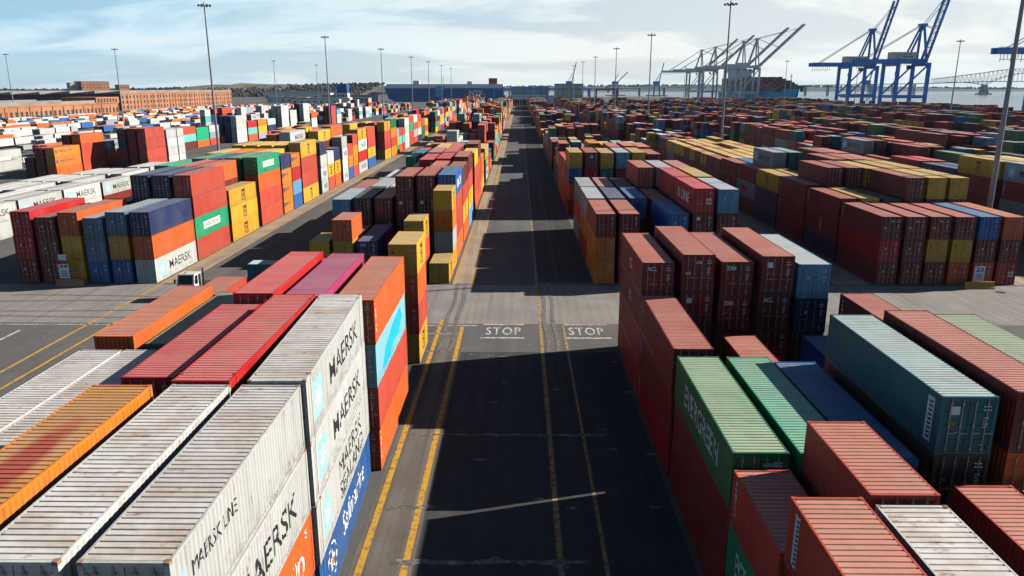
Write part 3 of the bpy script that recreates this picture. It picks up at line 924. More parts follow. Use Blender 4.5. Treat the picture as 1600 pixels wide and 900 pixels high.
# --- first left block, past the crossing
stack('L1', 0, 91.2, 20, 'y', 2.6, {0: 'msc'}, {0: 'dark'}, front=False)
stack('L1', 1, 91.2, 20, 'Rsy', 7.9, {2: 'msc'}, {2: 'dark'}, front=False)
stack('L1', 3, 91.2, 20, 'nn', 5.35, doors={1: 'cma'})
stack('L1', 4, 91.2, 20, 'Byo', 8.0, front=False)
stack('L1', 5, 91.2, 20, 'By', 5.3)
stack('L1', 0, 97.4, 20, 'yway', 10.8, {0: 'msc', 3: 'msc'}, front=True)
stack('L1', 3, 97.4, 20, 'Rm', 5.3)
stack('L1', 4, 97.4, 20, 'BR', 5.2)
stack('L1', 0, 103.8, 40, 'ossb', 12.1, {3: 'cma'}, front=False)
stack('L1', 1, 103.9, 40, 'RRBR', 12.0, doors={2: 'sign'}, front=False)
stack('L1', 2, 103.9, 40, 'RRRR', 11.9, doors={2: 'sign'}, front=False)
stack('L1', 3, 103.8, 40, 'RkR', 8.9, front=False)
stack('L1', 4, 103.8, 40, 'RRk', 8.9, front=False)
stack('L1', 5, 103.8, 40, 'nnc', 8.7, front=False)
stack('L1', 0, 116.6, 40, 'oysR', 11.6, {1: 'msc'})
stack('L1', 1, 116.6, 40, 'RRRR', 11.7); stack('L1', 2, 116.6, 40, 'RRr', 9.3)
stack('L1', 3, 116.6, 40, 'Rgg', 8.9); stack('L1', 4, 116.6, 40, 'RRg', 8.9); stack('L1', 5, 116.6, 40, 'Rss', 8.6)
stack('L1', 0, 129.4, 40, 'cysR', 12.3, {1: 'msc'}); stack('L1', 1, 129.4, 40, 'RRRr', 12.0); stack('L1', 2, 129.4, 40, 'RRRr', 11.8)
stack('L1', 3, 129.4, 40, 'Rkw', 9.0); stack('L1', 4, 129.4, 40, 'Rkg', 8.9); stack('L1', 5, 129.4, 40, 'Rnt', 7.4)
stack('L1', 1, 142.0, 40, 'RRRR', 12.1); stack('L1', 2, 142.0, 40, 'RRRP', 12.0); stack('L1', 3, 142.0, 40, 'Rky', 9.4)
stack('L1', 4, 142.0, 40, 'RRG', 7.8); stack('L1', 5, 142.0, 40, 'Ro', 5.6)
stack('L1', 0, 148.0, 40, 'ossy', 11.4); stack('L1', 0, 160.6, 40, 'sssR', 12.2)
stack('L1', 1, 154.6, 40, 'RRRR', 12.0); stack('L1', 2, 154.6, 40, 'RRyy', 11.9); stack('L1', 3, 154.6, 40, 'RRy', 9.0)

# --- second left block: the sunlit face along the roadway, then the columns behind it
f2 = [(91.0, 40, 'won', 8.95, {0: 'maersk'}), (103.7, 40, 'sEss', 12.0, {1: 'evergreen_plate'}), (117.0, 40, 'yyy', 8.1, {0: 'msc', 1: 'msc', 2: 'msc'}),
      (131.0, 40, 'ssoE', 12.0, {3: 'evergreen_plate'}), (144.0, 20, 'aaan', 11.2, {0: 'hapag', 1: 'hapag', 2: 'hapag'}), (150.6, 20, 'bcra', 10.8, {3: 'hapag'}),
      (157.6, 40, 'yssy', 12.6, {0: 'msc', 3: 'msc'}), (172.8, 20, 'wwwn', 11.5, {1: 'maersk', 0: 'maersk'}), (179.4, 20, 'syw', 8.9, {1: 'msc'}), (186.0, 20, 'oyn', 9.2, {1: 'msc'}),
      (194.6, 20, 'wwww', 11.4, {0: 'maersk', 2: 'maersk'}), (201.0, 20, 'bas', 9.0, None), (207.4, 20, 'saas', 11.2, None), (214.4, 40, 'wrwy', 12.2, {0: 'maersk', 2: 'maersk', 3: 'msc'}), (227.8, 40, 'byss', 12.0, {1: 'msc'}),
      (257.0, 40, 'yssy', 12.4, {0: 'msc', 3: 'msc'}), (270.2, 40, 'asaG', 12.8, None), (283.0, 20, 'Eyg', 8.6, None), (289.4, 20, 'oTs', 8.6, None), (296.2, 20, 'rTs', 8.4, None), (303.0, 40, 'wwww', 11.8, None), (316.0, 40, 'ssEs', 12.2, None), (329.0, 40, 'sgsw', 12.0, None), (342.0, 40, 'nwas', 11.8, None), (355.0, 40, 'GGs', 9.4, None), (368.0, 40, 'ysy', 9.0, None)]
for y0, code, cs, zt, st in f2: stack('L2', 0, y0, code, cs, zt, st, front=False, rust=.15)
fr = {1: ('byl', 8.95), 2: ('bll', 8.2), 3: ('yyo', 8.9), 4: ('RBR', 8.3), 5: ('Rrr', 9.0)}
for c, (cs, zt) in fr.items(): stack('L2', c, 91.0, 40, cs, zt, doors={0: 'spot', 1: 'spot', 2: 'spot'}, front=False)
stack('L2', 1, 103.7, 40, 'nnnn', 12.0, front=False); stack('L2', 2, 103.7, 40, 'nknn', 12.0, front=False)
stack('L2', 3, 103.7, 40, 'RkR', 8.4); stack('L2', 4, 103.7, 40, 'RR', 5.6); stack('L2', 5, 103.7, 40, 'RR', 5.6)
stack('L2', 1, 117.0, 40, 'RRRo', 11.8); stack('L2', 2, 117.0, 40, 'RRRR', 11.8); stack('L2', 3, 117.0, 40, 'kkG', 8.8); stack('L2', 4, 117.0, 40, 'Gwg', 8.6); stack('L2', 5, 117.0, 40, 'RG', 5.7)
stack('L2', 1, 131.0, 40, 'GGGG', 11.9, doors={3: 'ring'}); stack('L2', 2, 131.0, 40, 'GGkn', 11.8); stack('L2', 3, 131.0, 40, 'GGGE', 11.8); stack('L2', 4, 131.0, 40, 'RkG', 9.0); stack('L2', 5, 129.4, 40, 'GwgE', 10.75)
for k, yy in enumerate((144.0, 157.6)):
    for c in range(1, 5): stack('L2', c, yy, 40, rc.choice(['kBsy', 'kkBy', 'kyBy', 'Bkgy', 'RBya']), 11.6 + .5 * k, MSC('....') )
stack('L2', 5, 150.0, 40, 'wwwg', 9.4); stack('L2', 5, 163.0, 40, 'kky', 9.4)

# --- third left area: white refrigerated boxes, then taller stacks beyond
for c in range(6):
    for k, yy in enumerate((98.0, 110.8, 123.6, 136.6, 149.6, 163.0)):
        if (c, k) in ((0, 0), (1, 0), (0, 4)): continue
        stack('L3', c, yy, 40, 'ww' if (c + k) % 5 else 'w', 5.6 if (c + k) % 5 else 2.8, {1: 'maersk', 0: None} if rc.random() < .7 else None, rust=.25, front=False)
stack('L3', 0, 149.6, 40, 'Rw', 5.4, {1: 'maersk'}); stack('L3', 0, 98, 40, 'k', 2.7); stack('L3', 1, 98, 40, 'RB', 5.5)
stack('L3', 0, 176.0, 40, 'G', 2.9); stack('L3', 1, 176, 40, 'ww', 5.8); stack('L3', 2, 176, 40, 'ww', 5.8)
l5 = [(0, 224, 'ssss', 12.0), (1, 224, 'RRRR', 12.0), (2, 224, 'nRnk', 11.8), (5, 203, 'oaa', 8.0), (6, 203, 'BBR', 8.0), (7, 203, 'BB', 5.4), (5, 216, 'ssso', 10.8), (6, 216, 'RRRR', 10.6), (5, 229, 'ssg', 8.1), (6, 229, 'RRn', 8.1)]
for c, yy, cs, zt in l5: stack('L5', c, yy, 40, cs, zt, {2: 'maersk'} if cs == 'ssg' else ({1: 'hapag', 2: 'hapag'} if cs == 'oaa' else None), front=False)
for c, yy, cs, zt in [(0, 237.5, 'wwww', 10.9), (1, 237.5, 'wkww', 10.9), (7, 296, 'BTs', 8.6), (8, 296, 'RGR', 8.6), (7, 309, 'oEE', 7.6), (7, 322, 'sgw', 8), (-3, 329, 'w', 2.9)]: stack('L5', c, yy, 40, cs, zt, rust=.1)
for c, yy, cs, zt in [(0, 334, 'wwww', 11.6), (1, 334, 'nnnn', 11.6), (2, 334, 'ynnn', 11.6), (0, 348, 'oTr', 8.6), (1, 348, 'RtR', 8.6), (0, 362, 'gya', 8.8), (0, 376, 'snw', 8.6), (0, 399, 'wwwww', 14.4), (1, 399, 'wwwww', 14.4), (2, 399, 'wwww', 12), (0, 414, 'wwww', 11.6), (0, 440, 'wwwww', 14.6), (1, 440, 'nnnnn', 14.6), (2, 440, 'wnww', 12), (0, 456, 'wwo', 8.8), (1, 456, 'wgw', 8.8), (0, 505, 'sssm', 11.8), (1, 505, 'ssRm', 11.6), (0, 520, 'wwc', 8.8)]: stack('L4', c, yy, 40, cs, zt, rust=.1)

# --- first right block, before the crossing
stack('R1', 0, 17.1, 20, 'RRRs', 10.2, {3: 'plate', 2: 'triton'}, front=False, rust=.3)
stack('R1', 1, 17.2, 20, 'RRgw', 9.85, rust=1.0)
stack('R1', 3, 16.4, 40, 'RRs', 7.65)
stack('R1', 4, 16.4, 40, 'RRg', 7.4)
stack('R1', 0, 23.6, 20, 'REs', 7.75, {1: 'evergreen', 2: 'triton'}, front=False)
stack('R1', 1, 23.7, 20, 'RRRs', 9.95, front=False)
stack('R1', 0, 29.9, 40, 'RRG', 8.4, {2: 'evergreen'}, {2: 'EVERGREEN', 1: 'tex'}, rust=.25, front=False)
stack('R1', 1, 30.0, 40, 'RRE', 8.3, {2: 'evergreen'}, {2: 'ring'}, rust=.3, front=False)
stack('R1', 2, 30.4, 40, 'RRb', 7.9)
stack('R1', 3, 30.2, 40, 'RRkt', 10.9, {3: 'textainer'}, {3: 'sign'}, front=False, rust=.35)
stack('R1', 4, 29.9, 40, 'RRoR', 11.25, doors={3: 'ring'}, front=False)
stack('R1', 5, 30.2, 40, 'RRRO', 10.95)
stack('R1', 0, 42.98, 40, 'rRR', 8.5, {0: 'triton', 1: 'triton', 2: 'triton'}, front=False)
stack('R1', 2, 41.6, 40, 'RR', 5.8)
stack('R1', 3, 43.0, 40, 'R', 2.8)
stack('R1', 4, 41.6, 40, 'kb', 5.8)
stack('R1', 5, 42.6, 40, 'RRR', 8.8, {2: 'triton'})
stack('R1', 0, 55.6, 40, 'ssRR', 10.9, {2: 'acl', 3: 'acl', 1: 'triton'}, {3: 'ACL', 2: 'ACL'}, front=False)
stack('R1', 1, 55.3, 40, 'RRRR', 11.6, doors={3: 'tag', 2: 'sign'}, front=False)
stack('R1', 2, 55.6, 40, 'RRRR', 11.0, doors={3: 'ZIM', 2: 'ZIM'}, front=False)
stack('R1', 3, 55.3, 40, 'RRBR', 11.5, doors={3: 'sign', 2: 'ACL'}, front=False)
stack('R1', 4, 55.7, 40, 'Rknc', 10.8, doors={3: 'spot', 2: 'spot'}, front=False)
# --- first right block, past the crossing
stack('R1', 0, 91.2, 40, 'aaR', 8.8, {0: 'msc', 1: 'msc'}, front=False); stack('R1', 1, 91.2, 40, 'RRR', 8.8, front=False)
stack('R1', 3, 91.2, 40, 'Rnb', 8.8, {2: 'triton'}, {2: 'spot'}, front=False)
stack('R1', 4, 91.2, 40, 'RRRr', 11.9, {3: 'kline'}, {3: 'squares', 2: 'sign'}, front=False); stack('R1', 5, 91.2, 40, 'RRRc', 11.8, {}, {3: 'spot'}, front=False)
stack('R1', 0, 104.0, 40, 'Rag', 8.9, {1: 'msc'}); stack('R1', 1, 104.0, 40, 'RRn', 8.9); stack('R1', 2, 104.0, 40, 'RRb', 8.9, front=False); stack('R1', 3, 104.0, 40, 'RRR', 8.7)
stack('R1', 4, 104.0, 40, 'RRRr', 11.9, {3: 'triton'}); stack('R1', 5, 104.0, 40, 'RRRy', 11.9)
stack('R1', 0, 116.8, 40, 'grg', 8.9); stack('R1', 1, 116.8, 40, 'RRP', 8.9); stack('R1', 2, 116.8, 40, 'RRk', 8.8)
stack('R1', 3, 116.8, 40, 'RRRs', 11.8, front=False); stack('R1', 4, 116.8, 40, 'RRRg', 11.8); stack('R1', 5, 116.8, 40, 'RRRP', 11.8)
stack('R1', 3, 143.2, 40, 'RRRc', 11.9, {3: 'maersk'}, front=False); stack('R1', 4, 143.2, 40, 'RRRy', 11.9, front=False)
stack('R1', 0, 143.2, 40, 'Roby', 11.9, {3: 'msc'}, {3: 'dark'}, front=False); stack('R1', 1, 143.2, 40, 'RRrR', 11.9, doors={3: 'ring'}, front=False); stack('R1', 2, 143.2, 40, 'RRty', 11.8, {3: 'msc'}, {3: 'dark', 2: 'spot'}, front=False)
stack('R1', 5, 143.2, 40, 'RRRR', 11.6)
stack('R1', 0, 156, 40, 'sor', 9.2); stack('R1', 1, 156, 40, 'RR', 5.8); stack('R1', 2, 156, 40, 'RRr', 8.6); stack('R1', 3, 156, 40, 'RRRR', 12.0); stack('R1', 4, 156, 40, 'RRRs', 12.2); stack('R1', 5, 156, 40, 'RRRo', 12.0)
stack('R1', 0, 168.8, 40, 'aor', 9.0); stack('R1', 1, 168.8, 40, 'kRR', 8.9, {}, {2: 'spot'}); stack('R1', 2, 168.8, 40, 'RRya', 11.8, MSC('..yy')); stack('R1', 3, 168.8, 40, 'RRRy', 11.4, MSC('...y')); stack('R1', 4, 168.8, 40, 'RRtt', 11.6, {}, {3: 'spot'}); stack('R1', 5, 168.8, 40, 'RRtt', 11.4)

# --- second right block, past the crossing
for c, cs in enumerate(('RrR', 'RRR', 'RyR', 'oyR', 'oRb', 'rRo')):
    stack('R2', c, 91.2, 40, cs, 8.5, {2: 'triton', 1: 'orange_label' if c == 9 else None}, {2: 'tag' if c < 3 else None, 0: 'squares' if c == 5 else 'spot', 1: 'dark' if cs[1] == 'y' else 'spot'}, front=False)
stack('R2', 0, 104.0, 40, 'nRR', 8.9, {1: 'orange_label', 2: 'triton'}); stack('R2', 1, 104.0, 40, 'RRy', 8.9); stack('R2', 2, 104.0, 40, 'RRk', 8.8)
stack('R2', 3, 104.0, 40, 'RRRR', 11.75, {3: 'triton'}, front=False); stack('R2', 4, 104.0, 40, 'RRRy', 11.75, doors={3: 'dark'}, front=False); stack('R2', 5, 104.0, 40, 'RRRy', 11.75, doors={3: 'dark'}, front=False)
stack('R2', 0, 116.8, 40, 'RRR', 9.2, {1: 'triton', 2: 'triton'}); stack('R2', 1, 116.8, 40, 'RRRR', 11.8, front=False); stack('R2', 2, 116.8, 40, 'RRRR', 11.8, front=False); stack('R2', 3, 116.8, 40, 'RRRy', 11.7, MSC('...y')); stack('R2', 4, 116.8, 40, 'RRRy', 11.8); stack('R2', 5, 116.8, 40, 'RRRy', 11.8)
stack('R2', 0, 129.6, 40, 'nny', 9.1, {2: 'msc'}); stack('R2', 1, 129.6, 40, 'RRy', 9.1); stack('R2', 2, 129.6, 40, 'RRk', 8.8); stack('R2', 3, 129.6, 40, 'RRRR', 11.9); stack('R2', 4, 129.6, 40, 'RRRR', 11.9); stack('R2', 5, 129.6, 40, 'RRRs', 11.8)
stack('R2', 0, 142.4, 40, 'RgR', 8.9, {1: 'emblem', 2: 'triton'}); stack('R2', 1, 142.4, 40, 'RRag', 12.0, {3: 'maersk'}, {3: 'spot'}, front=False); stack('R2', 2, 142.4, 40, 'RRRt', 12.0, doors={3: 'spot'}, front=False); stack('R2', 3, 142.4, 40, 'RRR', 9); stack('R2', 4, 142.4, 40, 'RRRR', 12.0); stack('R2', 5, 142.4, 40, 'RRRR', 11.9)
for c, cs in enumerate(('RRR', 'nRb', 'RRo', 'RRs', 'RRR', 'RRg')): stack('R2', c, 155.2, 40, cs, 8.8, {1: 'orange_label'})
for k in range(5):
    for half in (0, 1):
        for c in range(6):
            if c < 3 or rc.random() < .6: stack('R2', c, 168.0 + 12.7 * k + half * 6.3, 20, rc.choice(['Ry', 'RRy', 'Rgy', 'nRy', 'Ryy', 'RRR'])[:3], 8.7 if c else 8.4, MSC('yyy') if c == 0 else None, front=False)
# --- third right block
stack('R3', 0, 112.6, 40, 'RgRg', 12.0, {3: 'maersk', 2: 'triton'}, front=False); stack('R3', 1, 112.6, 40, 'RRRg', 12.0); stack('R3', 2, 112.6, 40, 'RRRy', 12.0); stack('R3', 0, 99.8, 40, 'RRr', 8.8); stack('R3', 1, 99.8, 40, 'RRR', 8.8)
stack('R3', 0, 126.0, 40, 'RRRy', 11.9, {3: 'msc'}, {3: 'dark'}, front=False); stack('R3', 1, 126.0, 40, 'RRRy', 11.9); stack('R3', 2, 126.0, 40, 'RRRy', 11.8)
stack('R3', 0, 138.8, 40, 'RRn', 9.4, {2: 'cma'}, front=False); stack('R3', 1, 138.8, 40, 'RRn', 9.4); stack('R3', 0, 151.6, 40, 'RRr', 9.6, {2: 'triton'}); stack('R3', 1, 151.6, 40, 'RRr', 9.6)
stack('R3', 0, 164.4, 40, 'RRR', 8.8); stack('R3', 0, 177.2, 40, 'RnRg', 11.8, {3: 'maersk'}, front=False); stack('R3', 1, 177.2, 40, 'RRRR', 11.8)

# --- the rest of the yard, block by block to its far end
WARM = 'ssssRRRrooyyyyawwggGEnbTcP'
DARKP = 'RRRRRRRRRRRRRBBBBrrsyyyntGgbblkO'
done = {}
for c in CONT: done.setdefault((c['blk'], c['col']), []).append((c['y0'], c['y0'] + c['L']))
def fill(blk, cols, ya, yb, pal, nmin, nmax, gaps=(), lettered=.2, p=.92):
    y = ya
    base = rc.uniform(nmin, nmax)
    while y < yb:
        if any(a - 12 < y < b for a, b in gaps): y += 4; continue
        base = min(nmax, max(nmin, base + rc.uniform(-1.3, 1.3)))
        for c in range(cols):
            two = rc.random() < .3
            for half in range(2 if two else 1):
                y0 = y + half * 6.25; L = 6.06 if two else 12.19
                if any(a - .2 < y0 + L and y0 < b + .2 for a, b in done.get((blk, c), [])): continue
                if rc.random() > p: continue
                n = int(round(min(nmax, max(1, base + rc.uniform(-.9, .9)))))
                cs = ''.join(rc.choice(pal) for _ in range(n))
                st = {}
                for i, k in enumerate(cs):
                    if y < 420 and rc.random() < .6: st[i] = {'y': 'msc', 'a': 'hapag', 'w': 'maersk', 'E': 'evergreen_plate', 'G': 'evergreen', 'n': 'cma', 'g': 'maersk'}.get(k)
                stack(blk, c, y0, 20 if two else 40, cs, n * rc.uniform(2.68, 2.92), st, front=False if rc.random() < .8 else None)
        y += 12.75
GL = ((241, 256), (395, 412), (560, 576), (742, 758))
GR = ((318, 330), (470, 484), (640, 655), (800, 815))
fill('L1', 6, 173.4, 985, WARM, 2.6, 4.6, GL)
fill('L2', 6, 170.8, 990, WARM, 3.0, 5.0, GL)
fill('R1', 6, 181.6, 985, DARKP, 2.2, 4.4, GR)
fill('R2', 6, 231.6, 985, DARKP, 2.2, 4.3, GR)
for b in ('R3', 'R4', 'R5', 'R6', 'R7', 'R8', 'R9', 'R10'):
    fill(b, 6, 112.6 if b == 'R3' else 125 + (int(b[1:]) - 3) * 34, 985, DARKP, 1.8, 3.9, GR)
fill('L4', 9, 345, 640, 'wwwwwwgnnksorTb', 1.0, 4.6, ((470, 500),), p=.6)
fill('L4', 12, 640, 900, WARM, 1.0, 3.2, (), p=.5)
# trailer park: single boxes on low trailers
for xr in range(12):
    x0 = -152.0 - 17.0 * xr
    BLK['T%d' % xr] = (x0, -PITCHX)
    for c in range(2):
        y = 175.0 + xr * 13
        while y < 960:
            if rc.random() < (.6 if y < 600 else .45):
                cc = rc.choice('wwwwwwwwwgwb') if xr % 3 != 1 else rc.choice('oooaoowb')
                stack('T%d' % xr, c, y, 40 if rc.random() < .8 else 20, cc, 3.9 if rc.random() < .8 else 2.8, z0=1.15 if rc.random() < .7 else 0, rust=.1, front=False)
            y += 13.4
# a row that closes the lane at its far end
for k in range(8):
    BLK['E%d' % k] = (-9 + 3.0 * k, 0); stack('E%d' % k, 0, 1012, 40, 'RRk', 8.2)

# one lone box lying across the roadway left of the lane
CROSS_BOX = dict(x=-30.6, y=91.6, z=0, h=2.6, L=6.06, code=20, c='t', blk='X', col=0, tier=0, n=1, y0=91, style='plate', door=None, rust=.2, front=True, rz=math.pi / 2, v=.5)
CONT.append(CROSS_BOX)

# ------------------------------------------------------------------ which containers show largest (these are built singly)
def visible_areas():
    f, p, yw = 755.2 * .75, R_(14.9), R_(-0.576)
    W, H = 768, 432
    cp, sp, cy, sy = math.cos(p), math.sin(p), math.cos(yw), math.sin(yw)
    idb = np.full((H, W), -1, int); zb = np.full((H, W), 1e9)
    faces = []
    for i, c in enumerate(CONT):
        if c['y'] > 480: continue
        hw, hl = CW / 2, c['L'] / 2
        if abs(c['rz']) > 1: hw, hl = hl, hw
        X = np.array([(c['x'] + a * hw, c['y'] + b * hl, c['z'] + e * c['h'] - CAM_H) for a in (-1, 1) for b in (-1, 1) for e in (0, 1)])
        x = cy * X[:, 0] - sy * X[:, 1]; y = sy * X[:, 0] + cy * X[:, 1]; z = X[:, 2]
        d = y * cp - z * sp
        if d.min() < 2: continue
        u = W / 2 + f * x / d; v = H / 2 - f * (y * sp + z * cp) / d
        quads = [(1, 3, 7, 5), (0, 4, 5, 1)]
        quads.append((4, 6, 7, 5) if c['x'] + hw < 0 else (0, 2, 3, 1))
        for q_ in quads: faces.append((d[list(q_)].mean(), i, u[list(q_)], v[list(q_)]))
    faces.sort(key=lambda t: -t[0])
    for dd, i, u, v in faces:
        x0, x1 = max(0, int(u.min())), min(W - 1, int(u.max()) + 1)
        y0, y1 = max(0, int(v.min())), min(H - 1, int(v.max()) + 1)
        if x1 < x0 or y1 < y0: continue
        gx, gy = np.meshgrid(np.arange(x0, x1 + 1) + .5, np.arange(y0, y1 + 1) + .5)
        pos = np.ones(gx.shape, bool); neg = np.ones(gx.shape, bool)
        for k in range(4):
            a, b = k, (k + 1) % 4
            s = (u[b] - u[a]) * (gy - v[a]) - (v[b] - v[a]) * (gx - u[a])
            pos &= s >= 0; neg &= s <= 0
        idb[y0:y1 + 1, x0:x1 + 1][pos | neg] = i
    ids, cnt = np.unique(idb[idb >= 0], return_counts=True)
    return dict(zip(ids.tolist(), cnt.tolist()))
area = visible_areas()
order = sorted(area, key=lambda i: -area[i])
SINGLE = set(order[:300])

# ------------------------------------------------------------------ labels
ORD = ['first', 'second', 'third', 'fourth', 'fifth', 'sixth', 'seventh', 'eighth', 'ninth', 'tenth', 'eleventh', 'twelfth', 'thirteenth', 'fourteenth', 'fifteenth', 'sixteenth', 'seventeenth', 'eighteenth', 'nineteenth', 'twentieth']
def ordw(k): return ORD[k] if k < len(ORD) else '%dth' % (k + 1)
BLKW = {'L1': 'left of lane', 'R1': 'right of lane', 'L2': 'of second left block', 'R2': 'of second right block', 'L3': 'of low white reefer block', 'R3': 'of third right block', 'R4': 'of fourth right block', 'R5': 'of fifth right block',
        'L4': 'of far left stacks', 'L5': 'of third left block', 'R6': 'of sixth right block'}
seq = {}
for c in CONT: seq.setdefault((c['blk'], c['col'], c['y0'] > 80), set()).add(c['y0'])
seq = {k: sorted(v) for k, v in seq.items()}
PRINTW = {'maersk': 'black-lettered', 'sealand': 'two-line black-lettered', 'line': 'small-lettered', 'evergreen': 'white-lettered', 'msc': 'black-lettered', 'hapag': 'navy-lettered', 'sud': 'white-lettered', 'saf': 'white-lettered'}
for _k in range(12): BLKW['T%d' % _k] = 'of %s trailer row' % ordw(_k)
def label_of(c):
    if c['blk'] == 'X': return 'lone teal container lying across the roadway behind the white yard tractor'
    past = c['y0'] > 80
    s = seq[(c['blk'], c['col'], past)]
    k = s.index(c['y0'])
    if not past: k = len(s) - 1 - k
    tier = 'top' if c['tier'] == c['n'] - 1 and c['n'] > 1 else ('only' if c['n'] == 1 else ('bottom' if c['tier'] == 0 else ordw(c['tier'])))
    col = abs(c['col'])
    name = PAL[c['c']][0]
    short = 'short ' if c['code'] == 20 else ''
    return '%s %scontainer, %s tier, %s column %s, %s stack %s crossing' % (name, short, tier, ordw(col), BLKW.get(c['blk'], 'of trailer park'), ordw(k), 'past' if past else 'before')
SPECIAL = {
 ('R1', 0, 29.9, 2): 'dark green container with big white lettering, topmost in its stack beside the shaded lane',
 ('R1', 1, 30.0, 2): 'bright green container half in shadow beside the white-lettered green one',
 ('R1', 3, 30.2, 3): 'long teal container with white vertical plate on its side and teal doors',
 ('L1', 2, 16.8, 3): 'amber orange container with a rust-red patch on its roof',
 ('L1', 1, 17.0, 3): 'rusty white container between the amber one and the lane-side white stack',
 ('L1', 0, 17.0, 3): 'white container with small black lettering, top of the nearest lane-side stack',
 ('L1', 0, 17.0, 2): 'white container with large black lettering above the orange one',
 ('L1', 0, 17.0, 1): 'orange container with white italic lettering under two white ones beside the lane',
 ('L1', 0, 29.4, 0): 'blue container with white script lettering at the foot of three white ones',
 ('L1', 0, 29.4, 1): 'white container with two lines of black lettering above the blue one',
 ('L1', 0, 43.5, 2): 'sky blue container with a fresh blue paint patch between orange ones',
 ('L1', 1, 43.9, 3): 'pink container among red ones left of the lane',
 ('R1', 2, 55.6, 3): 'maroon container with large white door lettering, upper of two so lettered',
 ('R1', 2, 55.6, 2): 'maroon container with large white door lettering, lower of two so lettered',
 ('R1', 4, 91.2, 3): 'bright red container with white side lettering and four white door squares',
 ('R1', 1, 17.2, 3): 'rusty white short container among salmon roofs at the lower right',
}

# ------------------------------------------------------------------ build the single containers
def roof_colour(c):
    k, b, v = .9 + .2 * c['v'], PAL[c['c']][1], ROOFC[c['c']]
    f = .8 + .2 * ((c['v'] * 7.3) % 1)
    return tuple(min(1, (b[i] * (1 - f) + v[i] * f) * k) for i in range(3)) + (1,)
def build_container(i, c):
    d = container_meshes(c['code'])
    near = c['y'] < 90 or area.get(i, 0) > 500
    root = link('shipping_container', d['frame'])
    key = (c['blk'], c['col'], c['y0'], c['tier'])
    tag(root, SPECIAL.get(key) or label_of(c), 'container', 'shipping containers stacked in the yard')
    root.location = (c['x'], c['y'], c['z']); root.rotation_euler = (0, 0, c['rz']); root.scale = (1, 1, c['h'] / CH)
    base = PAL[c['c']][1]; k = .85 + .3 * c['v']
    rgba = tuple(min(1, a * k) for a in base[:3]) + (1,)
    kids = []
    def part(name, me, parent=root, rz=0, loc=(0, 0, 0), colour=True):
        o = link(name, me, parent)
        o.location = loc; o.rotation_euler = (0, 0, rz)
        kids.append(o)
        return o
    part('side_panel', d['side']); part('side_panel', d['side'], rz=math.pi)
    part('roof_panel', d['roof'])
    part('front_panel', d['front'])
    if c['front']: part('front_panel', d['front'], rz=math.pi)
    else:
        da, db = part('door', d['door_a']), part('door', d['door_b'])
        if near or area.get(i, 0) > 150:
            for dr, xs in ((da, (-.78, -.28)), (db, (.28, .78))):
                for x in xs: part('locking_bar', d['bar'], dr, loc=(x, 0, 0))
        part('code_marking', d['codes'])['kind'] = 'stuff'
        if c['door'] and c['code'] in LENS:
            part('door_lettering', door_print(c['door'].upper() if c['door'] in ('cma',) else c['door'], c['code']))
    if c['style'] and c['style'] != 'roofpatch':
        me = print_mesh(c['style'], c['code'])
        if c['style'] in ('triton', 'plate', 'textainer', 'patch', 'orange_label', 'emblem') or True:
            part('lettering', me, rz=0 if c['x'] < 0 else math.pi)
    for o in [root] + kids:
        o.color = rgba; o['rust'] = float(c['rust'])
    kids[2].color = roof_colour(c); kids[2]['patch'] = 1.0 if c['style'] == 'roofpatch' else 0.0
    return root
for i in order[:300]: build_container(i, CONT[i])

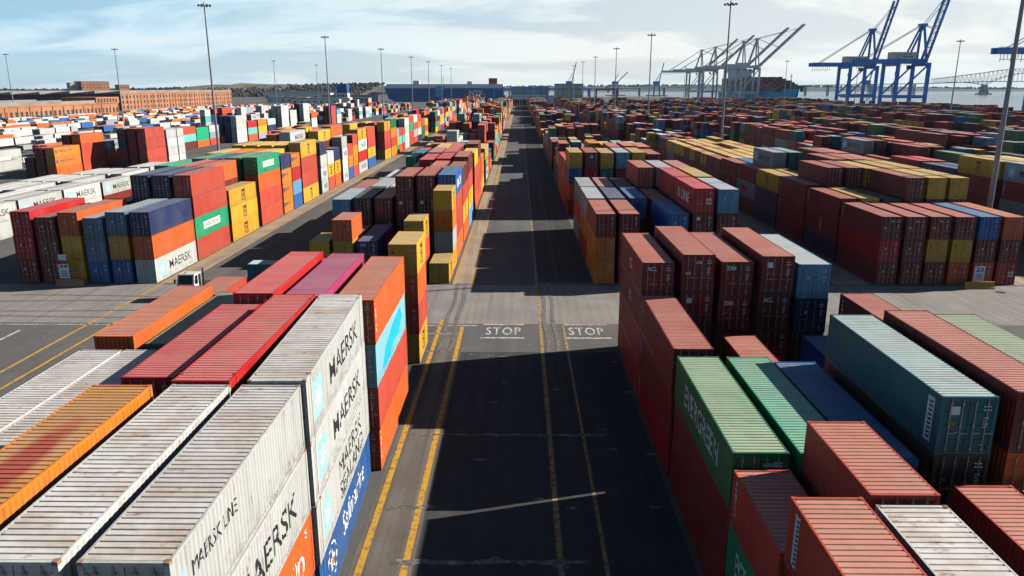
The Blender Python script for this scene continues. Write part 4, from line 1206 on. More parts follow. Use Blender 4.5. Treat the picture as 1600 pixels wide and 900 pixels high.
# ------------------------------------------------------------------ the rest as one mass
def far_mass():
    rest = [c for i, c in enumerate(CONT) if i not in SINGLE]
    V, F, UV, CO = [], [], [], []
    rnd = random.Random(5); n = 0
    for c in rest:
        hl = c['L'] / 2; x, y, z, h = c['x'], c['y'], c['z'], c['h']
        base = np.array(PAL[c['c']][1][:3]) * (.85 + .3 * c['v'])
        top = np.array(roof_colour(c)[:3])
        X0, X1, Y0, Y1 = x - 1.2, x + 1.2, y - hl + .02, y + hl - .02
        v = [(X0, Y0, z), (X1, Y0, z), (X1, Y1, z), (X0, Y1, z), (X0, Y0, z + h - .02), (X1, Y0, z + h - .02), (X1, Y1, z + h - .02), (X0, Y1, z + h - .02)]
        V += v
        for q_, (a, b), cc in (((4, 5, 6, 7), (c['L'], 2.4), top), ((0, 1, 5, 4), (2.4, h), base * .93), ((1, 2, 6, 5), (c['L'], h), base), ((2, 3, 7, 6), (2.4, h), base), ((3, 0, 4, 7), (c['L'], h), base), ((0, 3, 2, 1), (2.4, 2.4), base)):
            F.append(tuple(n + k for k in q_))
            if q_ == (4, 5, 6, 7): UV += [(0, 0), (0, b), (a, b), (a, 0)]
            else: UV += [(0, 0), (a, 0), (a, b), (0, b)]
            CO += [(*np.clip(cc, 0, 1), 1.0)] * 4
        n += 8
        # proud corner posts and door gear on the end that faces the crossing
        if y < 330:
            for xa, xb in ((X0 - .02, X0 + .14), (X1 - .14, X1 + .02), (x - .78, x - .73), (x - .3, x - .25), (x + .25, x + .3), (x + .73, x + .78)):
                cc = base * .8 if xa < X0 or xb > X1 else np.array((.3, .28, .27))
                e = .025 if xa < X0 or xb > X1 else .05
                V += [(xa, Y0 - e, z), (xb, Y0 - e, z), (xb, Y0 + .1, z), (xa, Y0 + .1, z), (xa, Y0 - e, z + h), (xb, Y0 - e, z + h), (xb, Y0 + .1, z + h), (xa, Y0 + .1, z + h)]
                for q_ in ((0, 1, 5, 4), (1, 2, 6, 5), (3, 0, 4, 7), (4, 5, 6, 7)):
                    F.append(tuple(n + k for k in q_)); UV += [(0, 0)] * 4; CO += [(*np.clip(cc, 0, 1), 1.0)] * 4
                n += 8
    me = bpy.data.meshes.new('container_mass')
    me.from_pydata(V, [], F)
    uvl = me.uv_layers.new(name='metres'); uvl.data.foreach_set('uv', np.array(UV, 'f').ravel())
    ca = me.color_attributes.new('paint', 'FLOAT_COLOR', 'CORNER'); ca.data.foreach_set('color', np.array(CO, 'f').ravel())
    me.materials.append(M_FAR)
    o = link('container_mass', me); o['kind'] = 'stuff'
    # lettering on the nearer of them, one sheet of print a few millimetres off the panels
    for st, mat in (('msc', M_BLACK), ('maersk', M_BLACK), ('hapag', M_NAVYP), ('evergreen', M_WHITE), ('evergreen_plate', M_WHITE), ('cma', M_WHITE)):
        m = MB()
        for c in rest:
            if c['style'] != st or c['y'] > 420: continue
            s = 1 if c['x'] < 0 else -1
            hl = c['L'] / 2; X = c['x'] + s * 1.208
            flat = MB()
            if st == 'msc':
                rect(flat, hl - .55, hl + .55, .4, .95, 0); rect(flat, hl - .55, hl + .55, 1.15, 1.65, 0); rect(flat, hl - .55, hl + .55, 1.85, 2.4, 0)
            elif st == 'maersk': add_text(flat, 'MAERSK', c['L'] * .3, .85, 1.2, c['L'] * .58, 0)
            elif st == 'hapag': add_text(flat, 'Hapag-Lloyd', c['L'] * .2, 1.3, .9, c['L'] * .5, 0)
            elif st == 'cma': add_text(flat, 'CMA CGM', c['L'] * .25, .9, 1.0, c['L'] * .5, 0)
            else: add_text(flat, 'EVERGREEN', c['L'] * .2, .9, 1.1, c['L'] * .6, 0)
            i0 = len(m.v)
            m.v += [(X, c['y'] + s * (v[0] - hl), c['z'] + v[1] * c['h'] / CH) for v in flat.v]
            for f in flat.f: m.f.append(tuple(i0 + k for k in f)); m.m.append(0)
        if m.f:
            lo = m.build('container_lettering', mat, o, fix=False); lo['kind'] = 'stuff'
far_mass()

# ------------------------------------------------------------------ light masts
def mast_proto():
    root = thing('light_mast', 'light mast', 'light mast')
    m = MB(); m.tube((0, 0, 0), (0, 0, 48.0), .42, .2, n=12); m.build('pole', M_STEEL, root)
    m = MB(); m.box(-.7, .7, -.7, .7, 0, .5); m.build('base', M_CONC, root)
    m = MB(); n = 16
    for k in range(n):
        a, b = 2 * math.pi * k / n, 2 * math.pi * (k + 1) / n
        m.beam((1.3 * math.cos(a), 1.3 * math.sin(a), 48.1), (1.3 * math.cos(b), 1.3 * math.sin(b), 48.1), .14)
    for k in range(4):
        a = math.pi / 2 * k; m.beam((0, 0, 48.1), (1.3 * math.cos(a), 1.3 * math.sin(a), 48.1), .1)
    m.tube((0, 0, 48), (0, 0, 49.2), .3, .15)
    ring = m.build('lamp_ring', M_STEEL, root)
    lm = MB(); lm.prism([(-.28, -.05), (.28, -.05), (.2, .42), (-.2, .42)], 1, -.3, .3, 0); lm.quad((-.26, -.26, -.06), (.26, -.26, -.06), (.26, .26, -.06), (-.26, .26, -.06), 1)
    me = lm.mesh('lamp', [M_DARK, M_LAMP])
    for k in range(8):
        a = math.pi / 4 * k; o = link('lamp', me, ring); o.location = (1.75 * math.cos(a), 1.75 * math.sin(a), 48.0); o.rotation_euler = (0, .35, a)
    return root
masts = [(68.4, 110, 'tall light mast rising behind the orange-fronted stack at far right'), (64.4, 246, 'light mast in the row right of the lane, second from the front'), (64.2, 388, 'light mast in the row right of the lane, third from the front'),
         (63.8, 523, 'light mast in the row right of the lane, fourth from the front'), (64, 668, 'light mast in the row right of the lane, fifth from the front'), (64, 800, 'light mast in the row right of the lane, sixth from the front'), (64, 935, 'light mast in the row right of the lane, seventh from the front'),
         (-98, 248, 'tall light mast on the open roadway behind the bright green containers'), (-99, 402, 'light mast in the row left of the lane, second from the front'), (-93, 528, 'light mast in the row left of the lane, third from the front'), (-92, 666, 'light mast in the row left of the lane, fourth from the front'), (-92, 790, 'light mast in the row left of the lane, fifth from the front'), (-93, 930, 'light mast in the row left of the lane, sixth from the front'), (-93, 1060, 'light mast in the row left of the lane, last and farthest'),
         (-400, 610, 'light mast before the long brick warehouse, at the left edge'), (-272, 528, 'light mast among the white trailers before the taller warehouse'), (-240, 765, 'thin distant light mast before the wooded hill'), (-235, 905, 'thin distant light mast beyond the trailer park, shorter looking of the pair'),
         (243, 440, 'light mast between the blue cranes and the bridge'), (335, 782, 'light mast seen just left of the blue cranes'), (262, 775, 'light mast beside the bow of the blue container ship'), (210, 1000, 'distant light mast between the lane and the white cranes')]
mp = None
for x, y, lb in masts:
    o = mp if mp is None else copy_tree(mp)
    if mp is None: mp = o = mast_proto()
    o.location = (x, y, 0); o['label'] = lb; o['group'] = 'tall yard light masts'

# ------------------------------------------------------------------ ship-to-shore cranes
def sts_crane(name, mat, label, xw, y0, boom_deg, girder_z, apex_z, boom_len, back, house=True, group=None, span=27.0, dy=28.0, th=1.35):
    root = thing(name, label, 'crane', (xw, y0, 0), 0, group)
    xl = -span
    for x in (0, xl):
        for y in (0, dy):
            m = MB(); m.beam((x, y, 1.2), (x, y, girder_z), 1.9 * th, 2.1 * th); m.box(x - 1.2, x + 1.2, y - 3.2, y + 3.2, 0, 1.6)
            m.build('leg', mat, root)
    for x in (0, xl):
        m = MB(); m.beam((x, 1.45, 15.5), (x, dy - 1.45, 15.5), 1.5, 2.2); m.beam((x, 1.45, girder_z - 1.5), (x, dy - 1.45, girder_z - 1.5), 1.4, 2.4); m.build('sill_beam', mat, root)
    for y in (0, dy):
        m = MB(); m.beam((-1.3, y, 15.3), (xl + 1.3, y, 15.3), 1.6, 2.6); m.build('portal_beam', mat, root)
        m = MB(); m.beam((xl + 1, y, 17), (-1, y, girder_z - 2), .9 * th); m.build('diagonal_brace', mat, root)
    yc = dy / 2
    for s in (-1, 1):
        m = MB(); m.beam((xl - back, yc + s * 3.6, girder_z + 1.4), (1.6, yc + s * 3.6, girder_z + 1.4), 1.5 * th, 2.8 * th); m.build('girder', mat, root)
        a = R_(boom_deg); tip = (1.8 + boom_len * math.cos(a), yc + s * 4.6, girder_z + 1.6 + boom_len * math.sin(a))
        m = MB(); m.beam((1.8, yc + s * 4.6, girder_z + 1.6), tip, 1.3, 2.6)
        for k in range(1, 10):
            if s == 1:
                q_ = k / 10 * boom_len; c = (1.8 + q_ * math.cos(a), girder_z + 1.6 + q_ * math.sin(a)); m.beam((c[0], yc - 3.9, c[1]), (c[0], yc + 3.9, c[1]), .5)
        m.build('boom', mat, root)
    m = MB()
    for s in (-1, 1):
        m.beam((0, yc + s * 9, girder_z), (-3, yc + s * 2.5, apex_z), 1.2 * th); m.beam((xl * .55, yc + s * 3.6, girder_z + 2.5), (-3.5, yc + s * 2.5, apex_z - 1), 1.0 * th)
    m.box(-6, 0, yc - 3.2, yc + 3.2, apex_z - 1, apex_z + 1.2); m.beam((-1.2, yc - 8, girder_z + (apex_z - girder_z) * .1), (-1.2, yc + 8, girder_z + (apex_z - girder_z) * .1), .8)
    m.build('apex_frame', mat, root)
    m = MB(); a = R_(boom_deg)
    for s in (-1, 1):
        m.tube((-4, yc + s * 2.4, apex_z), (xl - back * .75, yc + s * 3.4, girder_z + 3), .32, n=5)
        for t in (.45, .9):
            m.tube((-2, yc + s * 2.4, apex_z), (1.8 + t * boom_len * math.cos(a), yc + s * 3.2, girder_z + 2.4 + t * boom_len * math.sin(a)), .3, n=5)
    m.build('stay', M_STEEL, root)
    m = MB()
    for k in range(9): m.beam((xl - back + 1 + k * 2.2, yc - 4.8, girder_z - .2), (xl - back + 1 + k * 2.2, yc - 4.8, girder_z - 5.5 + (k % 3)), .25)
    m.beam((xl - back + 1, yc - 4.8, girder_z - 4), (xl - back + 20, yc - 4.8, girder_z - 4), .3); m.beam((xl - back, yc - 5, girder_z + 3.6), (0, yc - 5, girder_z + 3.6), .18)
    for k in range(12):
        xa = xl + (1 + 2 * k) / 24 * span; m.beam((xa, yc - 3.2, girder_z - .3), (xa, yc - 3.2, girder_z - 2.2 - (k % 2) * .9), .22)
    for k in range(7):
        za, zb = 17 + k * 3.7, 17 + (k + 1) * 3.7
        if zb < girder_z: m.beam((xl - 1.6, -1.5 + 3 * (k % 2), za), (xl - 1.6, 1.5 - 3 * (k % 2), zb), .35)
    for t in (.15, .3, .45, .6, .75, .9): m.beam((1.8 + t * boom_len * math.cos(a), yc - 4.9, girder_z + 1.6 + t * boom_len * math.sin(a)), (1.8 + (t + .1) * boom_len * math.cos(a) - 1.6, yc - 4.9, girder_z + 1.6 + (t + .1) * boom_len * math.sin(a) + 1.2), .3)
    m.beam((1.8 - 2.2, yc - 4.6, girder_z + 3), (1.8 - 2.2 + .95 * boom_len * math.cos(a), yc - 4.6, girder_z + 3 + .95 * boom_len * math.sin(a)), .3)
    m.build('service_walkway', M_DARK, root)
    m = MB(); m.box(xl * .45, xl * .45 + 3, yc - 1.6, yc + 1.6, girder_z - 5.2, girder_z - 1.8); m.build('operator_cab', M_DARK, root)
    if house:
        m = MB(); m.box(xl - 2, xl + 20, yc - 4.5, yc + 4.5, girder_z + 2.9, girder_z + 9.5)
        hs = m.build('machinery_house', M_HOUSE, root)
        e = MB()
        for k in range(24):
            a0, a1 = 2 * math.pi * k / 24, 2 * math.pi * (k + 1) / 24
            for r0, r1 in ((2.2, 1.7),):
                e.quad((xl + 4 + r0 * math.sin(a0), yc - 4.52, girder_z + 6.2 + r0 * math.cos(a0)), (xl + 4 + r0 * math.sin(a1), yc - 4.52, girder_z + 6.2 + r0 * math.cos(a1)), (xl + 4 + r1 * math.sin(a1), yc - 4.52, girder_z + 6.2 + r1 * math.cos(a1)), (xl + 4 + r1 * math.sin(a0), yc - 4.52, girder_z + 6.2 + r1 * math.cos(a0)))
        for k, w_ in enumerate((1.2, 1.0, 1.4)): e.quad((xl + 8 + k * 2.6, yc - 4.52, girder_z + 6.8), (xl + 8 + k * 2.6 + w_, yc - 4.52, girder_z + 6.8), (xl + 8 + k * 2.6 + w_, yc - 4.52, girder_z + 8), (xl + 8 + k * 2.6, yc - 4.52, girder_z + 8))
        e.quad((xl + 7.6, yc - 4.52, girder_z + 4.8), (xl + 16.5, yc - 4.52, girder_z + 4.8), (xl + 16.5, yc - 4.52, girder_z + 5.8), (xl + 7.6, yc - 4.52, girder_z + 5.8))
        e.build('house_emblem', M_GREENP, hs, fix=False)
    else:
        m = MB(); m.box(xl - 6, xl + 14, yc - 3, yc + 3, girder_z + 2.9, girder_z + 7.5); m.build('machinery_house', mat, root)
    return root
sts_crane('gantry_crane', M_BLUECR, 'blue quay crane with steeply raised boom, nearer of the blue pair', 362, 700, 76, 44.5, 77, 62, 34, group='blue quay cranes')
sts_crane('gantry_crane', M_BLUECR, 'blue quay crane with steeply raised boom, farther of the blue pair', 362, 800, 76, 44.5, 80, 64, 36, group='blue quay cranes')
sts_crane('gantry_crane', M_BLUECR, 'blue quay crane cut off by the right edge, behind the tall mast', 362, 490, 76, 44.5, 77, 62, 34, group='blue quay cranes')
for k, yy in enumerate((1190, 1260, 1442, 1550)):
    sts_crane('gantry_crane', M_WHITECR, 'white quay crane with half-raised boom, %s from the right' % ('first second third fourth fifth'.split()[k]), 362, yy, 44, 52, 94, 88, 52, house=False, group='white quay cranes')
for k, (x, y, lb) in enumerate(((150, 2350, 'small far blue jib crane nearest the end of the lane'), (300, 2450, 'small far blue crane with folded jib, between two light masts'), (420, 2400, 'small far blue crane with upright jib, left of the white cranes'), (905, 2050, 'small far blue crane beyond the bow of the container ship'))):
    root = thing('harbour_crane', lb, 'crane', (x, y, -1), 0, 'small cranes across the harbour')
    m = MB()
    for sx in (-9, 9):
        for sy in (-6, 6): m.beam((sx, sy, 0), (sx * .7, sy * .7, 32), 2.2)
    m.beam((-9, 0, 30), (9, 0, 30), 3, 3); m.build('portal', M_BLUECR, root)
    m = MB(); m.box(-12, 8, -5, 5, 32, 42); m.build('machinery_house', M_BLUECR, root)
    m = MB(); m.beam((6, 0, 40), (6 + (12 if k != 1 else 30), 0, 96 if k != 1 else 70), 2.6); m.beam((-4, 0, 42), (8, 0, 66), 1.6); m.build('jib', M_BLUECR, root)
    m = MB(); m.box(-60, 60, -16, 16, -2, .9) if k == 3 else m.box(-30, 30, -16, 16, -2, .9); m.build('pier', M_CONC, root)

# rubber-tyred yard cranes far down the blocks
def yard_crane(x, y, mat, label):
    root = thing('yard_crane', label, 'crane', (x, y, 0), 0, 'yard gantry cranes at the far end of the blocks')
    for sx in (0, 23.5):
        for sy in (-5, 5):
            m = MB(); m.beam((sx, sy, 1.4), (sx, sy * .8, 20.5), 1.1); m.build('leg', mat, root)
        m = MB(); m.box(sx - .9, sx + .9, -6.5, 6.5, .9, 2.2)
        m.build('sill_beam', mat, root)
        for sy in (-6, -4, 4, 6):
            m = MB(); m.tube((sx - .45, sy, .75), (sx + .45, sy, .75), .75, n=12); m.build('wheel', M_TYRE, root)
    for sy in (-4, 4):
        m = MB(); m.beam((-1, sy, 21.3), (24.5, sy, 21.3), 1.3, 1.7); m.build('girder', mat, root)
    m = MB(); m.box(10, 15, -4.6, 4.6, 22.2, 24.4); m.box(12, 14.4, -5.4, -3, 17.5, 20.2); m.build('trolley', M_HOUSE, root)
    return root
yard_crane(5.5, 1040, M_BLUECR, 'blue yard gantry crane straight beyond the end of the lane')
yard_crane(38, 1100, M_BLUECR, 'blue yard gantry crane right of the end of the lane, before the tan building')
yard_crane(66, 1000, M_BLUECR, 'blue yard gantry crane beside the red one')
yard_crane(88, 900, M_REDCR, 'red yard gantry crane between the blue ones and the white cranes')
yard_crane(-33.5, 1005, M_BLUECR, 'blue yard gantry crane at the stern of the navy ship')

# ------------------------------------------------------------------ ships
def hull(m, L, B, D, flare, bow, m_i=0, zb=-2.6):
    """hull along +y from stern 0 to bow L"""
    sec = [(0, .8), (.06, .96), (.2, 1), (.78, 1), (.88, .78), (.95, .42), (1.0, .04)]
    pts = []
    for t, wd in sec:
        y = t * L
        pts.append([(-B / 2 * wd, y + (bow if t > .9 else 0) * (t - .9) * 10, D + (flare if t > .85 else 0)), (-B / 2 * wd * .92, y, zb), (B / 2 * wd * .92, y, zb), (B / 2 * wd, y + (bow if t > .9 else 0) * (t - .9) * 10, D + (flare if t > .85 else 0))])
    for a, b in zip(pts, pts[1:]):
        for k in range(3): m.quad(a[k], b[k], b[k + 1], a[k + 1], m_i)
        m.quad(a[0], a[3], b[3], b[0], m_i)
    m.quad(*pts[0], m_i)
# container ship at the quay
root = thing('container_ship', 'light blue container ship with white bridge, moored behind the white cranes', 'ship', (392, 1110, 0), 0)
m = MB(); hull(m, 366, 46, 17, 4, 8)
hb = m.build('hull', M_HULLB, root); hb.location = (0, 366, 0); hb.rotation_euler = (0, 0, math.pi)
m = MB(); m.box(-19, 19, 285, 299, 16.02, 54); m.box(-24, 24, 286, 292, 48, 52); m.box(-3, 3, 288, 293, 54.02, 62); m.build('bridge_house', M_SHIPW, root)
m = MB(); m.beam((0, 26, 20), (0, 26, 42), .9); m.box(-2, 2, 25, 27, 38, 38.6); m.build('foremast', M_SHIPW, root)
V = MB()
rs = random.Random(9); shipc = [plain('ship_box_%s' % n_, PAL[k][1]) for n_, k in (('maroon', 'R'), ('brown', 'B'), ('navy', 'n'), ('charcoal', 'k'), ('red', 's'))]
for by in range(24):
    yb = 24 + by * 13.0
    if 270 < yb < 302: continue
    top = 3 + min(5, by * .7) + rs.uniform(-.5, .5)
    for cx in range(13):
        for t in range(int(top + rs.uniform(-.6, .6))):
            V.box(-20 + cx * 3.0, -20 + cx * 3.0 + 2.8, yb, yb + 12.2, 17.1 + t * 2.75, 17.1 + t * 2.75 + 2.7, rs.randrange(5))
o = V.build('deck_cargo', shipc, root, fix=False); o['kind'] = 'stuff'
# car carrier
root = thing('car_carrier', 'long navy blue car carrier with white upper deck beyond the left blocks', 'ship', (-28, 1310, 0), 0)
m = MB(); m.prism([(0, 0.0), (-178, 0.0), (-190, 4), (-197, 22), (2, 22)], 1, -16, 16)
h_ = m.build('hull', M_NAVY, root)
m = MB(); m.prism([(1, 22.02), (-198, 22.02), (-192, 28.5), (0, 28.5)], 1, -16, 16); m.build('upper_deck', M_SHIPW, root)
m = MB(); m.prism([(-112, 8), (-104, 8), (-96, 25), (-112, 25)], 1, -16.06, -16.02); m.build('stripe', M_SKYB, root)
m = MB(); add_text(m, 'NYK', 0, 0, 8.5, 24, 0, bold=.02); o = m.build('lettering', M_WHITE, root, fix=False); o.rotation_euler = (math.pi / 2, 0, 0); o.location = (-56, -16.1, 10.5)
m = MB(); m.box(-150, -140, -8, 8, 28.52, 34); m.build('deckhouse', M_SHIPW, root)
m = MB(); m.box(-60, -52, -4, 4, 28.52, 33); m.build('vent_house', M_SHIPW, root)
m = MB(); m.tube((-100, 0, 28.5), (-100, 0, 40), .5); m.build('ship_mast', M_SHIPW, root)
m = MB(); m.box(-24, -10, -6, 6, 28.52, 38); m.build('funnel', M_REDCR, root)
# second, far navy block and tower left of it
root = thing('control_tower', 'white tower block with navy top among the far left stacks', 'building', (-205, 900, 0))
m = MB(); m.box(-6, 7, -6, 6, 0, 17); m.box(-8.5, 9.5, -6.5, 6.5, 9, 12); m.build('wall', M_SHIPW, root)
m = MB(); m.box(-5, 6.5, -6.2, 6.2, 17.02, 27); m.build('tower_top', M_NAVY, root)
for k in range(4):
    m = MB(); m.box(-4.5 + k * 2.8, -2.6 + k * 2.8, -6.08, -5.98, 13, 15.5); m.build('window', M_GLASS, root)

# ------------------------------------------------------------------ bridge
root = thing('truss_bridge', 'long arched steel truss bridge crossing the harbour mouth at right', 'bridge')
P1 = Vector((1654, 2800, 0)); U = Vector((351, 85, 0)).normalized(); N = Vector((-U.y, U.x, 0))
def on(s, z, off=0): p = P1 + U * s + N * off; return (p.x, p.y, z)
m = MB()
for a, b, za, zb in ((-2200, -220, 8, 36), (-220, 0, 36, 43), (0, 366, 43, 43), (366, 900, 43, 30)): m.beam(on(a, za), on(b, zb), 14, 2.6)
m.build('deck', M_BRIDGE, root)
def arch(s):  # lower and upper chord heights
    if s < -220: return None
    if s < 0: t = (s + 220) / 220; return 40 + 3 * t - 12 * t ** 3, 50 + 24 * t
    if s <= 366: t = (s - 183) / 183; return 72 - 41 * t * t, 88 - 14 * t * t
    t = (586 - s) / 220; return 40 + 3 * t - 12 * t ** 3, 50 + 24 * t
for off in (-7, 7):
    m = MB(); ss = [-220 + k * (806 / 44) for k in range(45)]
    for a, b in zip(ss, ss[1:]):
        la, ua = arch(a); lb_, ub = arch(b)
        m.beam(on(a, la, off), on(b, lb_, off), 1.3); m.beam(on(a, ua, off), on(b, ub, off), 1.3); m.beam(on(a, la, off), on(a, ua, off), .7); m.beam(on(a, ua, off), on(b, lb_, off), .7)
        if 0 <= a <= 366 and la > 46: m.beam(on(a, 44, off), on(a, la, off), .8)
    m.build('truss', M_BRIDGE, root)
for s in (0, 366):
    m = MB()
    for off in (-8, 8): m.beam(on(s - 9, -2, off), on(s, 31, off), 7)
    for off in (-8, 8): m.beam(on(s + 9, -2, off), on(s, 31, off), 7)
    c = on(s, 0); m.box(c[0] - 22, c[0] + 22, c[1] - 14, c[1] + 14, -3, 2); m.build('main_pier', M_GREYW, root)
for k in range(22):
    s = -290 - 85 * k; z = 36 - (-(s + 220)) / 1980 * 28
    m = MB(); c = on(s, 0)
    for off in (-4, 4): m.beam(on(s, -3, off), on(s, z, off), 3.2)
    m.build('pier', M_GREYW, root)

# ------------------------------------------------------------------ brick warehouses and other buildings
WINM = MB().box(-.06, .06, -1.3, 1.3, 0, 3.2, 0); WINM.box(.06, .10, -1.45, 1.45, -.22, -.02, 1); WINM.box(.061, .09, -.07, .07, 0, 3.2, 1); WINM.box(.061, .09, -1.3, 1.3, 1.55, 1.66, 1)
WIN_ME = WINM.mesh('window', [M_GLASS, M_CONC])
def warehouse(label, x, y0, y1, depth, h, rows, nwin, parapet_front=None, front_mat=M_BRICKSHADE):
    root = thing('brick_warehouse', label, 'building', (x, y0, 0))
    Ln = y1 - y0
    m = MB(); m.quad((0, 0, 0), (0, Ln, 0), (0, Ln, h), (0, 0, h)); m.quad((-depth, Ln, 0), (0, Ln, 0), (0, Ln, h), (-depth, Ln, h)); m.quad((-depth, 0, 0), (-depth, 0, h), (-depth, Ln, h), (-depth, Ln, 0))
    m.quad((-depth, 0, 0), (0, 0, 0), (0, 0, h), (-depth, 0, h), 1)
    n = int(Ln / 14)
    for k in range(n + 1):
        yy = k * Ln / n; m.box(0.0, .5, yy - .5 if k else 0, yy + .5 if k < n else Ln, 0, h - .4)
    m.box(-.2, .35, 0, Ln, h - .38, h + .9)
    m.build('wall', [M_BRICK, front_mat], root)
    m = MB(); bays = max(3, int(depth / 32))
    for k in range(bays):   # saw-tooth roof lights
        xa, xb = -depth + k * depth / bays, -depth + (k + 1) * depth / bays
        m.quad((xa + .3, 0, h + .3), (xb - .4, 0, h + 3.0), (xb - .4, Ln, h + 3.0), (xa + .3, Ln, h + .3), k % 2)
        m.quad((xb - .4, 0, h + 3.0), (xb - .3, 0, h + .3), (xb - .3, Ln, h + .3), (xb - .4, Ln, h + 3.0), 1)
        m.tri((xa + .3, 0, h + .3), (xb - .3, 0, h + .3), (xb - .4, 0, h + 3)); m.tri((xa + .3, Ln, h + .3), (xb - .3, Ln, h + .3), (xb - .4, Ln, h + 3))
    m.build('roof', [M_ROOFW, M_ROOFG], root)
    for r in range(rows):
        for k in range(nwin):
            o = link('window', WIN_ME, root); o.location = (.12, (k + .5) * Ln / nwin, 1.6 + r * (h - 1.2) / rows); o.scale = (1, 1, 1.25 if rows == 1 else .95)
    return root
w1 = warehouse('long low orange brick warehouse with tall windows, nearest at left', -372, 440, 716, 150, 9.5, 1, 46)
m = MB(); m.box(-30, .7, 238, 277, 9.7, 15); m.build('upper_storey', M_BRICK, w1)
for k in range(7):
    o = link('window', WIN_ME, w1); o.location = (.8, 242 + k * 5, 10.6)
warehouse('taller orange brick warehouse with three rows of windows and pale roof', -412, 800, 1110, 78, 17, 3, 40)
warehouse('brick warehouse with dark shaded end wall, far left behind the low one', -500, 860, 1180, 260, 15.5, 2, 34)
warehouse('far brick shed with pale roof behind the dark-ended warehouse', -640, 1230, 1500, 300, 12, 1, 22)
def block(name, label, x, y, w_, d_, h, mat, storeys=3, cols=8, roof=M_ROOFG):
    root = thing(name, label, 'building', (x, y, 0))
    m = MB(); m.box(0, w_, 0, d_, -2, h); m.build('wall', mat, root)
    m = MB(); m.box(-.4, w_ + .4, -.4, d_ + .4, h + .02, h + 1.0); m.build('roof', roof, root)
    for r in range(storeys):
        for k in range(cols):
            o = link('window', WIN_ME, root); o.rotation_euler = (0, 0, -math.pi / 2); o.location = ((k + .5) * w_ / cols, -.08, 3 + r * (h - 3) / storeys)
    return root
block('brick_building', 'big brick building with towers on the wooded hill at left', -1178, 2090, 70, 60, 38, M_BRICK, 4, 8).rotation_euler = (0, 0, R_(46))
block('brick_building', 'small orange brick building below the hilltop one', -1062, 2060, 26, 30, 29, M_BRICK, 3, 5).rotation_euler = (0, 0, R_(46))
block('stone_building', 'pale brown block at the left end of the hilltop building', -1208, 2088, 20, 30, 34, M_TAN, 3, 3).rotation_euler = (0, 0, R_(46))
block('port_building', 'large tan building beyond the end of the lane', 78, 1720, 62, 50, 30, M_TAN, 2, 6)
block('port_building', 'low blue grey shed just left of the tan building', -20, 1750, 85, 50, 24, M_GREYW, 1, 8)
block('port_building', 'low pale shed across the far end of the yard', -16, 1120, 70, 30, 11, M_SHIPW, 1, 8)
block('port_building', 'low white shed among the far left stacks', -300, 1020, 70, 26, 9, M_SHIPW, 1, 8)
for k, (bx, by, bw, bh) in enumerate(((-385, 1180, 60, 8), (-330, 1300, 90, 10), (-270, 1180, 40, 7), (-500, 1560, 120, 12), (-200, 1480, 70, 11))):
    block('port_building', ('low pale shed just right of the taller brick warehouse', 'long low shed behind the one beside the warehouse', 'small low shed left of the navy ship bow', 'long shed at the foot of the wood', 'pale shed hidden behind the navy ship')[k], bx, by, bw, 24, bh, (M_SHIPW, M_GREYW, M_TAN, M_SHIPW, M_GREYW)[k], 1, 6)
block('port_building', 'long pale shed beyond the trailer park under the wood', -560, 1700, 170, 40, 14, M_SHIPW, 1, 12)

# ------------------------------------------------------------------ yard tractor
root = thing('yard_tractor', 'white yard tractor with dark windscreen on the roadway beside the second left block', 'truck', (-38.1, 83.0, 0), 0)
m = MB(); m.box(-1.15, 1.15, 0, 5.2, .7, 1.15); m.box(-1.2, 1.2, -.12, .25, .45, .95); m.build('chassis', M_DARK, root)
m = MB(); m.prism([(.1, 1.16), (2.1, 1.16), (2.2, 2.95), (.35, 3.02), (0.0, 1.9)], 0, -.95, .95, 0); cb = m.build('cab', M_HOUSE, root)
m = MB(); m.quad((-.82, .0, 1.95), (.82, .0, 1.95), (.78, .285, 2.88), (-.78, .285, 2.88)); m.build('windscreen', M_GLASS, cb, fix=False)
for s in (-1, 1):
    m = MB(); m.prism([(.3, 1.85), (1.15, 1.85), (1.15, 2.8), (.48, 2.8)], 0, *sorted((s * .955, s * .975))); m.build('side_window', M_GLASS, cb)
    m = MB(); m.prism([(1.35, 1.3), (2.0, 1.3), (2.05, 2.8), (1.35, 2.8)], 0, *sorted((s * .955, s * .97))); m.build('door', M_GLASS, cb)
    m = MB(); m.beam((s * .95, .3, 2.3), (s * 1.25, .15, 2.3), .05); m.box(s * 1.25 - .1, s * 1.25 + .1, .1, .16, 2.0, 2.5); m.build('mirror', M_DARK, cb)
    for y in (.9, 4.2):
        m = MB(); m.tube((s * .75, y, .52), (s * 1.2, y, .52), .52, n=18); o = m.build('wheel', M_TYRE, root)
        m = MB(); m.tube((s * 1.201, y, .52), (s * 1.215, y, .52), .27, n=14); m.build('rim', M_HOUSE, o)
    m = MB(); m.box(s * .8 - .12, s * .8 + .12, -.16, -.122, .62, .82); m.build('headlight', M_LAMP, root)
m = MB(); m.tube((1.05, 2.5, 1.1), (1.05, 2.5, 3.3), .1, n=10); m.build('exhaust', M_DARK, root)
m = MB(); m.box(-.5, .5, 3.2, 4.4, 1.16, 1.32); m.build('fifth_wheel', M_DARK, root)
m = MB(); m.tube((-.3, 1.0, 3.0), (-.3, 1.0, 3.18), .1, n=10); m.build('beacon', M_ORANGEP, cb)

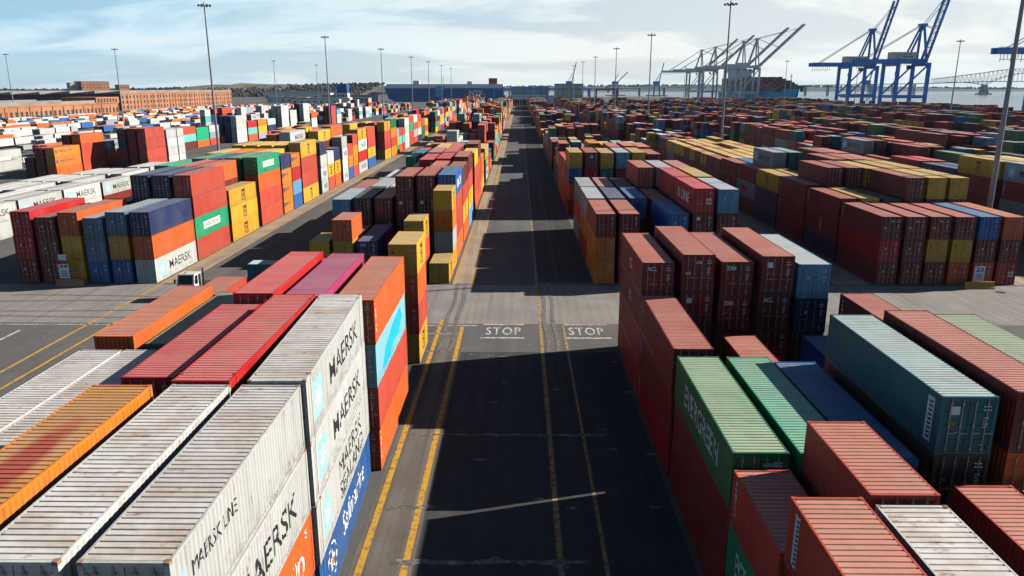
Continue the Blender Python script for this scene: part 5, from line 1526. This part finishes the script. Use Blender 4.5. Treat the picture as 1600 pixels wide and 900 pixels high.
# ------------------------------------------------------------------ barriers with bay signs
def barrier(name, label, x, y, length, mat, group):
    root = thing(name, label, 'barrier', (x, y, 0), 0, group)
    m = MB(); m.prism([(-.35, 0), (.35, 0), (.35, .12), (.16, .38), (.1, .85), (-.1, .85), (-.16, .38), (-.35, .12)], 0, 0, length); m.build('block', mat, root)
    return root
barrier('concrete_barrier', 'yellow concrete barrier at the foot of the maroon stacks at right', 54.1, 89.4, 3.6, M_BARRY, 'concrete barriers holding bay signs')
barrier('concrete_barrier', 'rusty orange concrete barrier at the foot of the left stacks', -57.0, 89.6, 3.4, M_BARRO, 'concrete barriers holding bay signs')
def bay_sign(label, x, y, kind):
    root = thing('bay_sign', label, 'sign', (x, y, 0), 0, 'bay signs standing on barriers')
    m = MB(); m.box(-.05, .05, .03, .1, .86, 3.2); m.build('post', M_STEEL, root)
    m = MB(); m.box(-.62, .62, -.02, .03, .95, 2.75); b = m.build('board', M_WHITE, root)
    e = MB()
    for k, w_ in enumerate((.9, .7, .85, .6)): e.quad((-w_ / 2, -.026, 1.15 + k * .2), (w_ / 2, -.026, 1.15 + k * .2), (w_ / 2, -.026, 1.23 + k * .2), (-w_ / 2, -.026, 1.23 + k * .2))
    e.build('print_line', M_NAVYP, b, fix=False)['kind'] = 'stuff'
    if kind == 'num':
        e = MB(); add_text(e, '23', -.45, 2.1, .52, .9, 0, bold=.02); o = e.build('number', M_BLACK, b, fix=False); o.rotation_euler = (math.pi / 2, 0, 0); o.location = (0, -.026, 0)
    else:
        e = MB(); e.box(-.6, .6, -.022, .03, 2.85, 3.1); e.build('red_band', M_REDP, root)
        e = MB(); e.box(-.5, .5, -.022, .03, 3.2, 3.95); e.build('upper_board', M_WHITE, root)
        e = MB(); e.quad((-.4, -.026, 2.35), (-.05, -.026, 2.35), (-.05, -.026, 2.6), (-.4, -.026, 2.6)); e.quad((.1, -.026, 2.35), (.45, -.026, 2.35), (.45, -.026, 2.6), (.1, -.026, 2.6)); e.build('print_block', M_BLACK, b, fix=False)
bay_sign('white bay sign with a number, standing over the yellow barrier', 55.7, 89.4, 'num')
bay_sign('white bay sign with a red band, standing over the rusty barrier', -55.9, 89.6, 'band')
# ------------------------------------------------------------------ the air: one even, closed box of thin haze
m = MB(); m.box(-7200, 9200, -500, 9200, -4.5, 118)
hz = NT('haze_air'); nt = hz.mat.node_tree
nt.nodes.remove(hz.b)
pv = nt.nodes.new('ShaderNodeVolumePrincipled')
pv.inputs['Color'].default_value = (0.45, 0.74, 1.0, 1); pv.inputs['Density'].default_value = 0.00003; pv.inputs['Anisotropy'].default_value = 0.2
nt.links.new(pv.outputs[0], nt.nodes['Material Output'].inputs['Volume'])
o = m.build('haze', hz.mat); o['kind'] = 'stuff'

print('containers', len(CONT), 'single', len(SINGLE), 'min area', area[order[299]] if len(order) > 299 else None, 'visible', len(area))
